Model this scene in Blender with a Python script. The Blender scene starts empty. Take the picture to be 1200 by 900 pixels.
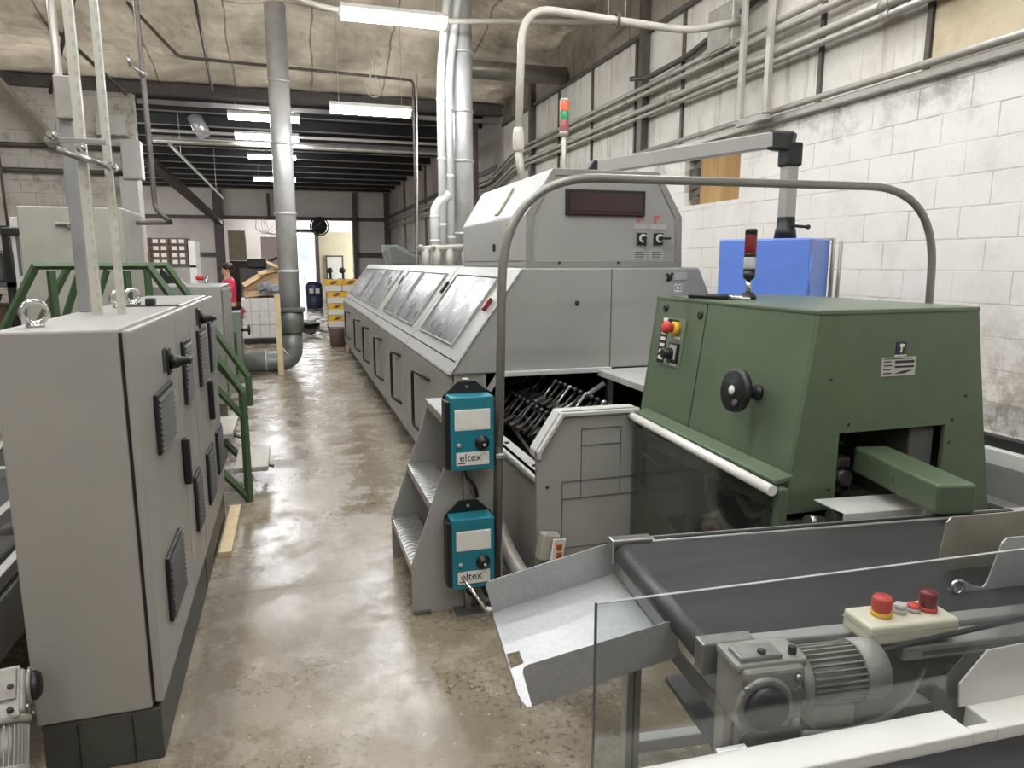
import bpy, bmesh, math, random
from mathutils import Vector, Matrix, Euler
random.seed(7)
SC = bpy.context.scene
COL = SC.collection
PI = math.pi
R = math.radians

# ------------------------------------------------------------------ materials
def lin(c):
    return tuple(((v/255)/12.92 if v/255 <= .04045 else ((v/255+.055)/1.055)**2.4) for v in c)+(1,)
MATS = {}
def mat(name, rgb, rough=.5, metal=0., var=.08, scale=6., bump=0., bscale=40., spec=.5, rvar=.0, coat=0.):
    if name in MATS: return MATS[name]
    m = bpy.data.materials.new(name); m.use_nodes = True
    nt = m.node_tree; b = nt.nodes['Principled BSDF']
    c = lin(rgb)
    b.inputs['Base Color'].default_value = c
    b.inputs['Roughness'].default_value = rough
    b.inputs['Metallic'].default_value = metal
    b.inputs['Specular IOR Level'].default_value = spec
    if coat: b.inputs['Coat Weight'].default_value = coat
    tc = nt.nodes.new('ShaderNodeTexCoord')
    if var:
        n = nt.nodes.new('ShaderNodeTexNoise'); n.inputs['Scale'].default_value = scale; n.inputs['Detail'].default_value = 5
        n.inputs['Roughness'].default_value = .6
        nt.links.new(tc.outputs['Object'], n.inputs['Vector'])
        r = nt.nodes.new('ShaderNodeValToRGB')
        lo = tuple(max(0, v*(1-var*2)) for v in c[:3])+(1,); hi = tuple(min(1, v*(1+var*1.4)) for v in c[:3])+(1,)
        r.color_ramp.elements[0].color = lo; r.color_ramp.elements[0].position = .3
        r.color_ramp.elements[1].color = hi; r.color_ramp.elements[1].position = .7
        nt.links.new(n.outputs['Fac'], r.inputs['Fac']); nt.links.new(r.outputs['Color'], b.inputs['Base Color'])
        if rvar:
            mr = nt.nodes.new('ShaderNodeMapRange'); mr.inputs['To Min'].default_value = max(.02, rough-rvar); mr.inputs['To Max'].default_value = min(1, rough+rvar)
            mr.inputs['From Min'].default_value = .3; mr.inputs['From Max'].default_value = .7
            nt.links.new(n.outputs['Fac'], mr.inputs['Value']); nt.links.new(mr.outputs['Result'], b.inputs['Roughness'])
    if bump:
        n2 = nt.nodes.new('ShaderNodeTexNoise'); n2.inputs['Scale'].default_value = bscale; n2.inputs['Detail'].default_value = 4
        nt.links.new(tc.outputs['Object'], n2.inputs['Vector'])
        bp = nt.nodes.new('ShaderNodeBump'); bp.inputs['Strength'].default_value = bump; bp.inputs['Distance'].default_value = .02
        nt.links.new(n2.outputs['Fac'], bp.inputs['Height']); nt.links.new(bp.outputs['Normal'], b.inputs['Normal'])
    MATS[name] = m
    return m
def emis(name, rgb, strength):
    if name in MATS: return MATS[name]
    m = bpy.data.materials.new(name); m.use_nodes = True
    b = m.node_tree.nodes['Principled BSDF']
    b.inputs['Base Color'].default_value = (.9, .9, .9, 1)
    b.inputs['Emission Color'].default_value = lin(rgb); b.inputs['Emission Strength'].default_value = strength
    MATS[name] = m; return m
def clearmat(name, tint, gloss=.06, rough=.03, haze=0.):
    if name in MATS: return MATS[name]
    m = bpy.data.materials.new(name); m.use_nodes = True
    nt = m.node_tree; nt.nodes.clear()
    o = nt.nodes.new('ShaderNodeOutputMaterial'); t = nt.nodes.new('ShaderNodeBsdfTransparent'); t.inputs[0].default_value = lin(tint)
    g = nt.nodes.new('ShaderNodeBsdfGlossy'); g.inputs['Roughness'].default_value = rough; g.inputs[0].default_value = (.9, .9, .9, 1)
    mx = nt.nodes.new('ShaderNodeMixShader')
    lw = nt.nodes.new('ShaderNodeLayerWeight'); lw.inputs['Blend'].default_value = .18
    mr = nt.nodes.new('ShaderNodeMapRange'); mr.inputs['To Min'].default_value = gloss; mr.inputs['To Max'].default_value = .6
    nt.links.new(lw.outputs['Fresnel'], mr.inputs['Value']); nt.links.new(mr.outputs['Result'], mx.inputs[0])
    nt.links.new(t.outputs[0], mx.inputs[1]); nt.links.new(g.outputs[0], mx.inputs[2])
    last = mx
    if haze:
        d = nt.nodes.new('ShaderNodeBsdfDiffuse'); d.inputs[0].default_value = (.6, .6, .58, 1)
        m2 = nt.nodes.new('ShaderNodeMixShader'); m2.inputs[0].default_value = haze
        n = nt.nodes.new('ShaderNodeTexNoise'); n.inputs['Scale'].default_value = 7; n.inputs['Detail'].default_value = 6
        tc = nt.nodes.new('ShaderNodeTexCoord'); nt.links.new(tc.outputs['Object'], n.inputs['Vector'])
        mh = nt.nodes.new('ShaderNodeMapRange'); mh.inputs['From Min'].default_value = .35; mh.inputs['From Max'].default_value = .7; mh.inputs['To Min'].default_value = haze*.4; mh.inputs['To Max'].default_value = haze*1.6
        nt.links.new(n.outputs['Fac'], mh.inputs['Value']); nt.links.new(mh.outputs['Result'], m2.inputs[0])
        nt.links.new(mx.outputs[0], m2.inputs[1]); nt.links.new(d.outputs[0], m2.inputs[2]); last = m2
    nt.links.new(last.outputs[0], o.inputs[0])
    MATS[name] = m; return m

# --- node helper for the special surfaces
class NT:
    def __init__(s, name):
        s.m = bpy.data.materials.new(name); s.m.use_nodes = True; s.t = s.m.node_tree
        s.b = s.t.nodes['Principled BSDF']; s.tc = s.n('ShaderNodeTexCoord'); s.P = s.tc.outputs['Object']
        MATS[name] = s.m
    def n(s, typ, **k):
        x = s.t.nodes.new(typ)
        for a, v in k.items(): setattr(x, a, v)
        return x
    def l(s, a, b): s.t.links.new(a, b)
    def noise(s, scale, detail=5, rough=.6, vec=None, stretch=None):
        x = s.n('ShaderNodeTexNoise'); x.inputs['Scale'].default_value = scale; x.inputs['Detail'].default_value = detail; x.inputs['Roughness'].default_value = rough
        v = vec or s.P
        if stretch:
            mp = s.n('ShaderNodeMapping'); mp.inputs['Scale'].default_value = stretch; s.l(v, mp.inputs[0]); v = mp.outputs[0]
        s.l(v, x.inputs['Vector']); return x.outputs['Fac']
    def rng(s, v, a, b, c=0., d=1.):
        x = s.n('ShaderNodeMapRange'); x.inputs['From Min'].default_value = a; x.inputs['From Max'].default_value = b
        x.inputs['To Min'].default_value = c; x.inputs['To Max'].default_value = d; s.l(v, x.inputs['Value']); return x.outputs['Result']
    def mix(s, f, a, b, mode='MIX'):
        x = s.n('ShaderNodeMix', data_type='RGBA', blend_type=mode)
        for inp, v in ((x.inputs[0], f), (x.inputs[6], a), (x.inputs[7], b)):
            if isinstance(v, (int, float)): inp.default_value = v
            elif isinstance(v, tuple): inp.default_value = v
            else: s.l(v, inp)
        return x.outputs[2]
    def math(s, op, a, b=0.):
        x = s.n('ShaderNodeMath', operation=op)
        for inp, v in ((x.inputs[0], a), (x.inputs[1], b)):
            if isinstance(v, (int, float)): inp.default_value = v
            else: s.l(v, inp)
        return x.outputs[0]
    def bump(s, h, st, dist=.02):
        x = s.n('ShaderNodeBump'); x.inputs['Strength'].default_value = st; x.inputs['Distance'].default_value = dist
        s.l(h, x.inputs['Height']); s.l(x.outputs[0], s.b.inputs['Normal'])
    def sep(s):
        x = s.n('ShaderNodeSeparateXYZ'); s.l(s.P, x.inputs[0]); return x.outputs

def floor_mat():
    s = NT('concrete_floor'); x = s.sep()
    base = s.mix(s.rng(s.noise(.7, 6), .3, .7), lin((112, 101, 82)), lin((146, 136, 117)))
    base = s.mix(s.rng(s.noise(3.2, 7, .7), .5, .72), base, lin((166, 158, 142)))
    base = s.mix(s.math('MULTIPLY', s.rng(s.noise(5.5, 8, .7), .56, .7), .5), base, lin((100, 90, 74)))
    base = s.mix(s.math('MULTIPLY', s.math('MULTIPLY', s.rng(s.noise(38, 4, .6), .55, .62), s.rng(s.noise(1.7, 5), .42, .58)), .85), base, lin((66, 58, 48)))
    base = s.mix(s.math('MULTIPLY', s.rng(s.noise(31, 3, .55), .67, .71), .8), base, lin((206, 200, 188)))
    base = s.mix(s.math('MULTIPLY', s.rng(s.noise(11, 8, .75), .5, .7), .3), base, lin((86, 76, 62)))
    # saw-cut joints
    for yj in (9.15, 3.62, 15.2):
        d = s.math('ABSOLUTE', s.math('SUBTRACT', x[1], yj))
        base = s.mix(s.rng(d, .012, .02, .75 if yj != 3.62 else .35, 0), base, lin((52, 46, 40)))
    # worn dark strip beside the control cabinets
    d = s.math('ABSOLUTE', s.math('SUBTRACT', s.math('ADD', x[0], s.math('MULTIPLY', s.noise(4, 4), .12)), -.30))
    st = s.math('MULTIPLY', s.rng(d, .07, .10, .5, 0), s.rng(x[1], 3.9, 4.0, 1, 0))
    base = s.mix(st, base, lin((92, 84, 76)))
    d2 = s.math('ABSOLUTE', s.math('SUBTRACT', x[0], -.05))
    st2 = s.math('MULTIPLY', s.rng(d2, .14, .16, .3, 0), s.math('MULTIPLY', s.rng(x[1], 5.9, 6.0, 0, 1), s.rng(s.noise(2), .4, .6)))
    base = s.mix(st2, base, lin((110, 103, 94)))
    # patchy darkening along the foot of the long machine
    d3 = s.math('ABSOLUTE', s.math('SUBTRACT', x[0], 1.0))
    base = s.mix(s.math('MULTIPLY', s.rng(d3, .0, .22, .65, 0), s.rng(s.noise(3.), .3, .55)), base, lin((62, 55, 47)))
    s.l(base, s.b.inputs['Base Color'])
    s.l(s.rng(s.noise(2.6, 8, .75), .42, .58, .09, .40), s.b.inputs['Roughness'])
    s.b.inputs['Specular IOR Level'].default_value = .55
    s.bump(s.noise(20, 8, .75), .09, .02)
    return s.m
def block_mat(name, axis, c1, c2, mortar, dirt=.5):
    s = NT(name); x = s.sep()
    cb = s.n('ShaderNodeCombineXYZ'); s.l(x[axis], cb.inputs[0]); s.l(x[2], cb.inputs[1])
    br = s.n('ShaderNodeTexBrick'); br.inputs['Scale'].default_value = 1
    br.inputs['Brick Width'].default_value = .4; br.inputs['Row Height'].default_value = .2
    br.inputs['Mortar Size'].default_value = .006; br.inputs['Mortar Smooth'].default_value = .4
    s.l(cb.outputs[0], br.inputs['Vector'])
    face = s.mix(s.rng(s.noise(2.1, 6, .65), .35, .65), lin(c1), lin(c2))
    line = s.math('MULTIPLY', br.outputs['Fac'], s.rng(s.noise(3.1, 6, .7), .40, .62, .12, 1))
    face = s.mix(line, face, lin(mortar))
    crack = s.math('MULTIPLY', s.rng(s.noise(24, 6, .75), .66, .70), s.rng(s.noise(1.6, 4), .45, .6))
    face = s.mix(s.math('MULTIPLY', crack, .5), face, lin((140, 130, 114)))
    col = s.mix(s.math('MULTIPLY', s.rng(s.noise(1.3, 8, .7), .5, .75), dirt), face, lin((178, 168, 150)))
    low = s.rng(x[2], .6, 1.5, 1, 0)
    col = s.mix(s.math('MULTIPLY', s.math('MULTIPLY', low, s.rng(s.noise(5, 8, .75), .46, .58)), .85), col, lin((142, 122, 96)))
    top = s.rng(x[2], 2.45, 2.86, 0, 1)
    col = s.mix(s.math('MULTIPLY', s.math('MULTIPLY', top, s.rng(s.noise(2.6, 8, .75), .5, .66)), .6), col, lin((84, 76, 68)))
    s.l(col, s.b.inputs['Base Color']); s.b.inputs['Roughness'].default_value = .75
    h = s.math('ADD', s.math('MULTIPLY', br.outputs['Fac'], -1.), s.math('MULTIPLY', s.noise(30, 6, .7), .5))
    s.bump(h, .35, .012)
    return s.m
def dirty_mat(name, c, d, rough=.8, sc=1.2, amt=.8, stretch=None, streak=None):
    s = NT(name)
    col = s.mix(s.math('MULTIPLY', s.rng(s.noise(sc, 8, .7, stretch=stretch), .45, .72), amt), lin(c), lin(d))
    if streak:
        col = s.mix(s.math('MULTIPLY', s.rng(s.noise(2.2, 6, .65, stretch=(1, 4, .35)), .55, .75), .7), col, lin(streak))
    s.l(col, s.b.inputs['Base Color']); s.b.inputs['Roughness'].default_value = rough
    s.bump(s.noise(9, 6, .6), .25, .02)
    return s.m
def insulation_mat():
    s = NT('roof_insulation'); x = s.sep()
    col = s.mix(s.rng(s.noise(.8, 7, .65), .35, .7), lin((146, 140, 129)), lin((106, 100, 92)))
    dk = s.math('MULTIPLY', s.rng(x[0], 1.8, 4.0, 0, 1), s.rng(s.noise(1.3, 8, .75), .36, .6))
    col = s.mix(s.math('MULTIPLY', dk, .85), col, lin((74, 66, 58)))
    w = s.math('ABSOLUTE', s.math('SUBTRACT', s.math('FRACT', s.math('MULTIPLY', s.math('ADD', x[0], s.math('MULTIPLY', s.noise(.5), .25)), 1/1.25)), .5))
    col = s.mix(s.rng(w, .0, .014, .75, 0), col, lin((60, 54, 47)))
    for yj in (11.7, 9.3): col = s.mix(s.rng(s.math('ABSOLUTE', s.math('SUBTRACT', s.math('ADD', x[1], s.math('MULTIPLY', s.noise(.8), .2)), yj)), .0, .025, .7, 0), col, lin((60, 54, 47)))
    s.l(col, s.b.inputs['Base Color']); s.b.inputs['Roughness'].default_value = .7
    s.bump(s.noise(2.5, 5, .6), .6, .08)
    return s.m
def plywood_mat():
    s = NT('plywood'); 
    col = s.mix(s.rng(s.noise(3, 6, .6, stretch=(1, 1, .12)), .35, .65), lin((198, 164, 108)), lin((158, 118, 66)))
    col = s.mix(s.rng(s.noise(14, 4, .6, stretch=(1, 1, .08)), .5, .75, 0, .5), col, lin((120, 86, 46)))
    s.l(col, s.b.inputs['Base Color']); s.b.inputs['Roughness'].default_value = .7
    return s.m
def tread_mat():
    s = NT('tread_plate'); x = s.sep()
    s.b.inputs['Metallic'].default_value = .85; s.b.inputs['Base Color'].default_value = lin((178, 178, 174)); s.b.inputs['Roughness'].default_value = .38
    a = s.math('SINE', s.math('MULTIPLY', s.math('ADD', x[1], s.math('MULTIPLY', s.math('SINE', s.math('MULTIPLY', x[0], 90)), .012)), 150))
    s.bump(s.rng(a, -.2, .9), 1., .035)
    return s.m
def pane_mat():
    # scratched, dusty polycarbonate over a dark machine interior
    s = NT('scratched_window_pane')
    n = s.rng(s.noise(3.2, 7, .7, stretch=(1, 1, 1)), .38, .7)
    st = s.rng(s.noise(7, 5, .6, stretch=(1, .25, 1)), .42, .7)
    col = s.mix(s.math('MULTIPLY', n, st), lin((48, 48, 48)), lin((112, 110, 108)))
    s.l(col, s.b.inputs['Base Color']); s.l(s.rng(s.noise(5, 6, .7), .35, .7, .22, .46), s.b.inputs['Roughness'])
    s.b.inputs['Specular IOR Level'].default_value = .7
    return s.m
def zinc_mat():
    s = NT('galvanised_sheet')
    v = s.n('ShaderNodeTexVoronoi'); v.inputs['Scale'].default_value = 70; s.l(s.P, v.inputs['Vector'])
    col = s.mix(s.rng(v.outputs['Distance'], 0, .7), lin((172, 173, 172)), lin((158, 160, 160)))
    col = s.mix(s.rng(s.noise(5, 6, .6), .35, .7, 0, .5), col, lin((184, 184, 181)))
    s.l(col, s.b.inputs['Base Color']); s.b.inputs['Metallic'].default_value = .35; s.b.inputs['Roughness'].default_value = .4
    return s.m
def belt_mat():
    s = NT('black_belt')
    col = s.mix(s.rng(s.noise(6, 7, .7, stretch=(.35, 2, 1)), .4, .75), lin((26, 26, 27)), lin((50, 49, 48)))
    s.l(col, s.b.inputs['Base Color']); s.b.inputs['Roughness'].default_value = .5
    return s.m

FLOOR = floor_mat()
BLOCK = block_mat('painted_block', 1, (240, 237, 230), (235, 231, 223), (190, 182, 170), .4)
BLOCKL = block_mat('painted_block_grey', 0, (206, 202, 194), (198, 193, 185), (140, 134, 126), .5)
UPPER = dirty_mat('dirty_wall_panel', (222, 218, 208), (164, 155, 140), .8, 1.1, .7, streak=(120, 108, 90))
UPPERD = dirty_mat('dirty_wall_panel_dark', (150, 142, 128), (84, 76, 66), .8, 1.4, .9, streak=(70, 60, 50))
BACKP = dirty_mat('back_wall_panel', (222, 213, 206), (188, 178, 171), .8, 1.0, .6)
SIDEP = dirty_mat('side_wall_sheet', (184, 176, 168), (120, 112, 106), .8, 1.3, .8)
INSUL = insulation_mat()
PLY = plywood_mat(); TREAD = tread_mat(); PANE = pane_mat(); ZINC = zinc_mat(); BELT = belt_mat()
GREY = mat('grey_machine_paint', (150, 149, 143), .42, var=.035, scale=2.2)
GREY2 = mat('grey_machine_paint_worn', (140, 139, 132), .4, var=.07, scale=3.5, rvar=.06)
GREYL = mat('pale_grey_paint', (188, 188, 182), .4, var=.04)
GREYC = mat('grey_cabinet_paint', (152, 149, 143), .38, var=.03, scale=1.8)
GREYD = mat('dark_grey_paint', (84, 84, 82), .5, var=.06)
PLINTH = mat('dark_plinth_paint', (66, 67, 62), .5, var=.08, scale=5)
GREEN = mat('green_machine_paint', (88, 102, 80), .34, var=.05, scale=3, rvar=.05)
GREEND = mat('dark_green_paint', (56, 74, 54), .38, var=.06, scale=4)
GREENR = mat('green_rail_paint', (66, 88, 60), .42, var=.07, scale=6)
TEAL = mat('teal_enamel', (30, 114, 128), .35, var=.03)
BLACK = mat('black_plastic', (22, 22, 23), .45, var=.05)
RUBBER = mat('black_rubber', (34, 33, 32), .7, var=.1)
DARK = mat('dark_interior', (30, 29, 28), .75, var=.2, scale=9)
DARKM = mat('oily_dark_metal', (66, 63, 60), .42, metal=.6, var=.2, scale=20)
STEEL = mat('bare_steel', (168, 166, 162), .3, metal=.9, var=.08, scale=14)
CHROME = mat('polished_steel', (205, 205, 202), .16, metal=1., var=.03)
ALU = mat('aluminium_profile', (186, 186, 183), .33, metal=.7, var=.05, scale=9)
DUCT = mat('galvanised_duct', (204, 205, 204), .34, metal=.4, var=.08, scale=4)
DUCTW = mat('white_plastic_duct', (214, 216, 214), .35, var=.04, scale=3)
CAST = mat('grey_cast_metal', (156, 154, 146), .45, metal=.25, var=.12, scale=12, bump=.15, bscale=60)
WHITE = mat('white_enamel', (222, 221, 214), .4, var=.03)
CREAM = mat('cream_plastic', (218, 212, 188), .45, var=.04)
LABELM = mat('label_white', (215, 213, 205), .5, var=.03, scale=30)
LABELG = mat('label_grey', (168, 166, 158), .5, var=.05, scale=60)
SILVER = mat('label_silver', (190, 190, 186), .35, metal=.4, var=.05)
INK = mat('dark_ink', (40, 38, 36), .6, var=0)
PINKINK = mat('red_ink', (190, 90, 84), .6, var=0)
RED = mat('red_plastic', (196, 66, 56), .4, var=.06)
REDD = mat('dark_red_plastic', (112, 26, 30), .35, var=.06)
ORANGE = mat('orange_lens', (232, 112, 74), .35, var=.04)
GREENL = mat('green_lens', (54, 138, 92), .35, var=.04)
YELLOW = mat('yellow_print', (226, 178, 48), .5, var=.12, scale=20)
BLUE = mat('blue_enamel', (104, 138, 222), .35, var=.02, scale=3)
BROWNS = mat('brown_steel', (88, 80, 76), .6, var=.12)
PURLIN = mat('grey_purlin', (146, 142, 138), .55, var=.1)
DECK = mat('dark_roof_deck', (46, 44, 46), .8, var=.2, scale=2)
PIPE = mat('grey_conduit', (170, 166, 156), .4, metal=.3, var=.08, scale=8)
PIPED = mat('dark_pipe', (84, 78, 70), .5, metal=.2, var=.15, scale=8)
PIPEW = mat('white_pipe', (190, 186, 175), .45, var=.06, scale=6)
CARD = mat('cardboard', (196, 166, 122), .8, var=.08, scale=5)
CARDB = mat('brown_carton', (98, 80, 70), .8, var=.08, scale=5)
PAPER = mat('wrapped_paper', (214, 212, 208), .6, var=.05, scale=9)
WOOD = mat('pale_wood', (206, 186, 146), .65, var=.1, scale=9)
SKIN = mat('skin', (206, 160, 138), .5, var=.04)
HAIR = mat('dark_hair', (38, 30, 27), .5, var=.1)
PINK = mat('pink_shirt', (226, 70, 104), .75, var=.06, scale=14)
JEANS = mat('dark_trousers', (52, 50, 60), .8, var=.08)
BEIGE = mat('beige_partition', (214, 206, 176), .7, var=.04, scale=2)
DISPLAY = mat('dark_red_display', (44, 22, 26), .12, var=.05, spec=.6)
NAVY = mat('navy_plastic', (44, 50, 76), .45, var=.08)
POLY = mat('clear_plastic_heap', (150, 152, 158), .3, var=.25, scale=12)
TUBE_E = emis('lit_fluorescent_tube', (246, 248, 252), 34)
ACRYL = clearmat('clear_acrylic', (244, 246, 246), .04, .03, .016)
SMOKE = clearmat('dirty_clear_guard', (236, 238, 236), .02, .08, .004)

# ------------------------------------------------------------------ mesh builder
class MB:
    def __init__(s): s.bm = bmesh.new()
    def box(s, a, b, bev=0., seg=2, M=None):
        a = Vector(a); b = Vector(b); c = (a+b)/2; d = b-a
        return s.obox(c, d, None, bev, seg, M)
    def obox(s, c, d, rot=None, bev=0., seg=2, M=None):
        t = bmesh.new(); bmesh.ops.create_cube(t, size=1)
        for v in t.verts: v.co = Vector((v.co.x*d[0], v.co.y*d[1], v.co.z*d[2]))
        if bev: bmesh.ops.bevel(t, geom=list(t.edges), offset=min(bev, min(abs(x) for x in d)*.45), segments=seg, affect='EDGES', profile=.5)
        mm = Matrix.Translation(Vector(c)) @ (rot.to_4x4() if rot else Matrix())
        if M: mm = M @ mm
        s.add(t, mm); return s
    def add(s, t, mm=None):
        if mm: bmesh.ops.transform(t, matrix=mm, verts=t.verts)
        vs = {v: s.bm.verts.new(v.co) for v in t.verts}
        for f in t.faces:
            try:
                nf = s.bm.faces.new([vs[v] for v in f.verts]); nf.smooth = f.smooth
            except ValueError: pass
        t.free()
    def prism(s, poly, plane, a, b, bev=0., seg=2):
        # poly: 2-D points; plane 'xz' (extrude y), 'yz' (extrude x), 'xy' (extrude z)
        f = {'xz': lambda p, t: (p[0], t, p[1]), 'yz': lambda p, t: (t, p[0], p[1]), 'xy': lambda p, t: (p[0], p[1], t)}[plane]
        t = bmesh.new()
        A = [t.verts.new(f(p, a)) for p in poly]; B = [t.verts.new(f(p, b)) for p in poly]
        n = len(poly); t.faces.new(A); t.faces.new(B[::-1])
        for i in range(n): t.faces.new((A[i], B[i], B[(i+1) % n], A[(i+1) % n]))
        bmesh.ops.recalc_face_normals(t, faces=t.faces)
        if bev: bmesh.ops.bevel(t, geom=list(t.edges), offset=bev, segments=seg, affect='EDGES', profile=.5)
        s.add(t); return s
    def slab(s, poly3, th, bev=0.):
        # flat polygon in space thickened along its normal
        ps = [Vector(p) for p in poly3]; nrm = Vector((0, 0, 0))
        for i in range(len(ps)): nrm += (ps[i]-ps[0]).cross(ps[(i+1) % len(ps)]-ps[0])
        nrm.normalize(); t = bmesh.new()
        A = [t.verts.new(p) for p in ps]; B = [t.verts.new(p+nrm*th) for p in ps]; n = len(ps)
        t.faces.new(A[::-1]); t.faces.new(B)
        for i in range(n): t.faces.new((A[i], A[(i+1) % n], B[(i+1) % n], B[i]))
        bmesh.ops.recalc_face_normals(t, faces=t.faces)
        if bev: bmesh.ops.bevel(t, geom=list(t.edges), offset=bev, segments=1, affect='EDGES')
        s.add(t); return s
    def tube(s, pts, r, n=12, closed=False, rs=None, caps=True):
        pts = [Vector(p) for p in pts]; t = bmesh.new(); rings = []
        m = len(pts); up = None
        for i, p in enumerate(pts):
            if closed: d = pts[(i+1) % m]-pts[i-1]
            else: d = pts[min(i+1, m-1)]-pts[max(i-1, 0)]
            if d.length < 1e-9: d = Vector((0, 0, 1))
            d.normalize()
            if up is None:
                up = Vector((0, 0, 1)) if abs(d.z) < .9 else Vector((1, 0, 0))
            x = d.cross(up)
            if x.length < 1e-6: x = d.orthogonal()
            x.normalize(); up = x.cross(d).normalized()
            rr = rs[i] if rs else r
            rings.append([t.verts.new(p+(x*math.cos(2*PI*k/n)+up*math.sin(2*PI*k/n))*rr) for k in range(n)])
        q = m if closed else m-1
        for i in range(q):
            A = rings[i]; B = rings[(i+1) % m]
            for k in range(n):
                f = t.faces.new((A[k], A[(k+1) % n], B[(k+1) % n], B[k])); f.smooth = n > 6
        if not closed and caps:
            t.faces.new(rings[0][::-1]); t.faces.new(rings[-1])
        bmesh.ops.recalc_face_normals(t, faces=t.faces)
        s.add(t); return s
    def cyl(s, p0, p1, r, r1=None, n=20): return s.tube([p0, p1], r, n, rs=[r, r if r1 is None else r1])
    def lathe(s, prof, base, axis=(0, 0, 1), n=24):
        # prof: (radius, height) pairs along axis from base
        ax = Vector(axis).normalized(); x = ax.orthogonal().normalized(); y = ax.cross(x); base = Vector(base)
        t = bmesh.new(); rings = []
        for r, h in prof:
            rings.append([t.verts.new(base+ax*h+(x*math.cos(2*PI*k/n)+y*math.sin(2*PI*k/n))*max(r, 1e-4)) for k in range(n)])
        for A, B in zip(rings, rings[1:]):
            for k in range(n):
                f = t.faces.new((A[k], A[(k+1) % n], B[(k+1) % n], B[k])); f.smooth = True
        t.faces.new(rings[0][::-1]); t.faces.new(rings[-1])
        bmesh.ops.recalc_face_normals(t, faces=t.faces)
        s.add(t); return s
    def torus(s, c, R_, r, axis=(0, 1, 0), n=28, m=10):
        ax = Vector(axis).normalized(); x = ax.orthogonal().normalized(); y = ax.cross(x); c = Vector(c)
        return s.tube([c+(x*math.cos(2*PI*k/n)+y*math.sin(2*PI*k/n))*R_ for k in range(n)], r, m, closed=True)
    def ball(s, c, rad, u=16, v=10, sc=(1, 1, 1)):
        t = bmesh.new(); bmesh.ops.create_uvsphere(t, u_segments=u, v_segments=v, radius=rad)
        for f in t.faces: f.smooth = True
        s.add(t, Matrix.Translation(Vector(c)) @ Matrix.Diagonal((sc[0], sc[1], sc[2], 1))); return s
    def xf(s, M): bmesh.ops.transform(s.bm, matrix=M, verts=s.bm.verts); return s
    def build(s, name, m, parent=None, origin=(0, 0, 0), inv=None):
        me = bpy.data.meshes.new(name)
        if inv is not None: bmesh.ops.transform(s.bm, matrix=inv, verts=s.bm.verts)
        elif tuple(origin) != (0, 0, 0): bmesh.ops.translate(s.bm, vec=-Vector(origin), verts=s.bm.verts)
        s.bm.to_mesh(me); s.bm.free(); me.materials.append(m)
        o = bpy.data.objects.new(name, me); COL.objects.link(o)
        if parent: o.parent = parent
        else: o.location = origin
        return o
def arc(pts, rad, n=6):
    """round the corners of a polyline"""
    P = [Vector(p) for p in pts]; out = [P[0]]
    for i in range(1, len(P)-1):
        a = (P[i-1]-P[i]); b = (P[i+1]-P[i]); r = min(rad, a.length*.49, b.length*.49)
        A = P[i]+a.normalized()*r; B = P[i]+b.normalized()*r
        for k in range(n+1):
            t = k/n; out.append(A*(1-t)**2+P[i]*2*t*(1-t)+B*t*t)
    out.append(P[-1]); return out

class Thing:
    def __init__(s, name, label, cat, loc=(0, 0, 0), yaw=0., group=None, local=False):
        s.e = bpy.data.objects.new(name, None); COL.objects.link(s.e); s.e.empty_display_size = .1
        s.e.location = loc; s.e.rotation_euler = (0, 0, yaw)
        s.e['label'] = label; s.e['category'] = cat
        if group: s.e['group'] = group
        s.inv = Matrix() if local else (Matrix.Translation(Vector(loc)) @ Matrix.Rotation(yaw, 4, 'Z')).inverted()
    def part(s, name, mb, m, parent=None, label=None):
        o = mb.build(name, m, parent or s.e, inv=s.inv)
        if label: o['label'] = label
        return o
def tag(o, label, cat, group=None):
    o['label'] = label; o['category'] = cat
    if group: o['group'] = group
    return o
def single(name, label, cat, mb, m, origin, group=None):
    return tag(mb.build(name, m, None, origin), label, cat, group)
def struct(name, mb, m):
    o = mb.build(name, m); o['kind'] = 'structure'; return o
def text_mesh(txt, size, M, ext=.0008):
    cu = bpy.data.curves.new('lettering', 'FONT'); cu.body = txt; cu.size = size; cu.extrude = ext; cu.align_x = 'CENTER'; cu.align_y = 'CENTER'
    o = bpy.data.objects.new('lettering', cu); COL.objects.link(o)
    dg = bpy.context.evaluated_depsgraph_get(); dg.update()
    me = bpy.data.meshes.new_from_object(o.evaluated_get(dg))
    t = bmesh.new(); t.from_mesh(me); bmesh.ops.transform(t, matrix=M, verts=t.verts)
    bpy.data.objects.remove(o); bpy.data.meshes.remove(me); bpy.data.curves.remove(cu)
    mb = MB(); mb.add(t); return mb
def face_M(loc, n, up=(0, 0, 1)):
    """matrix laying XY lettering on a surface with normal n"""
    n = Vector(n).normalized(); u = Vector(up); x = u.cross(n).normalized(); y = n.cross(x)
    M = Matrix((x, y, n)).transposed().to_4x4(); M.translation = Vector(loc); return M

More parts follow.
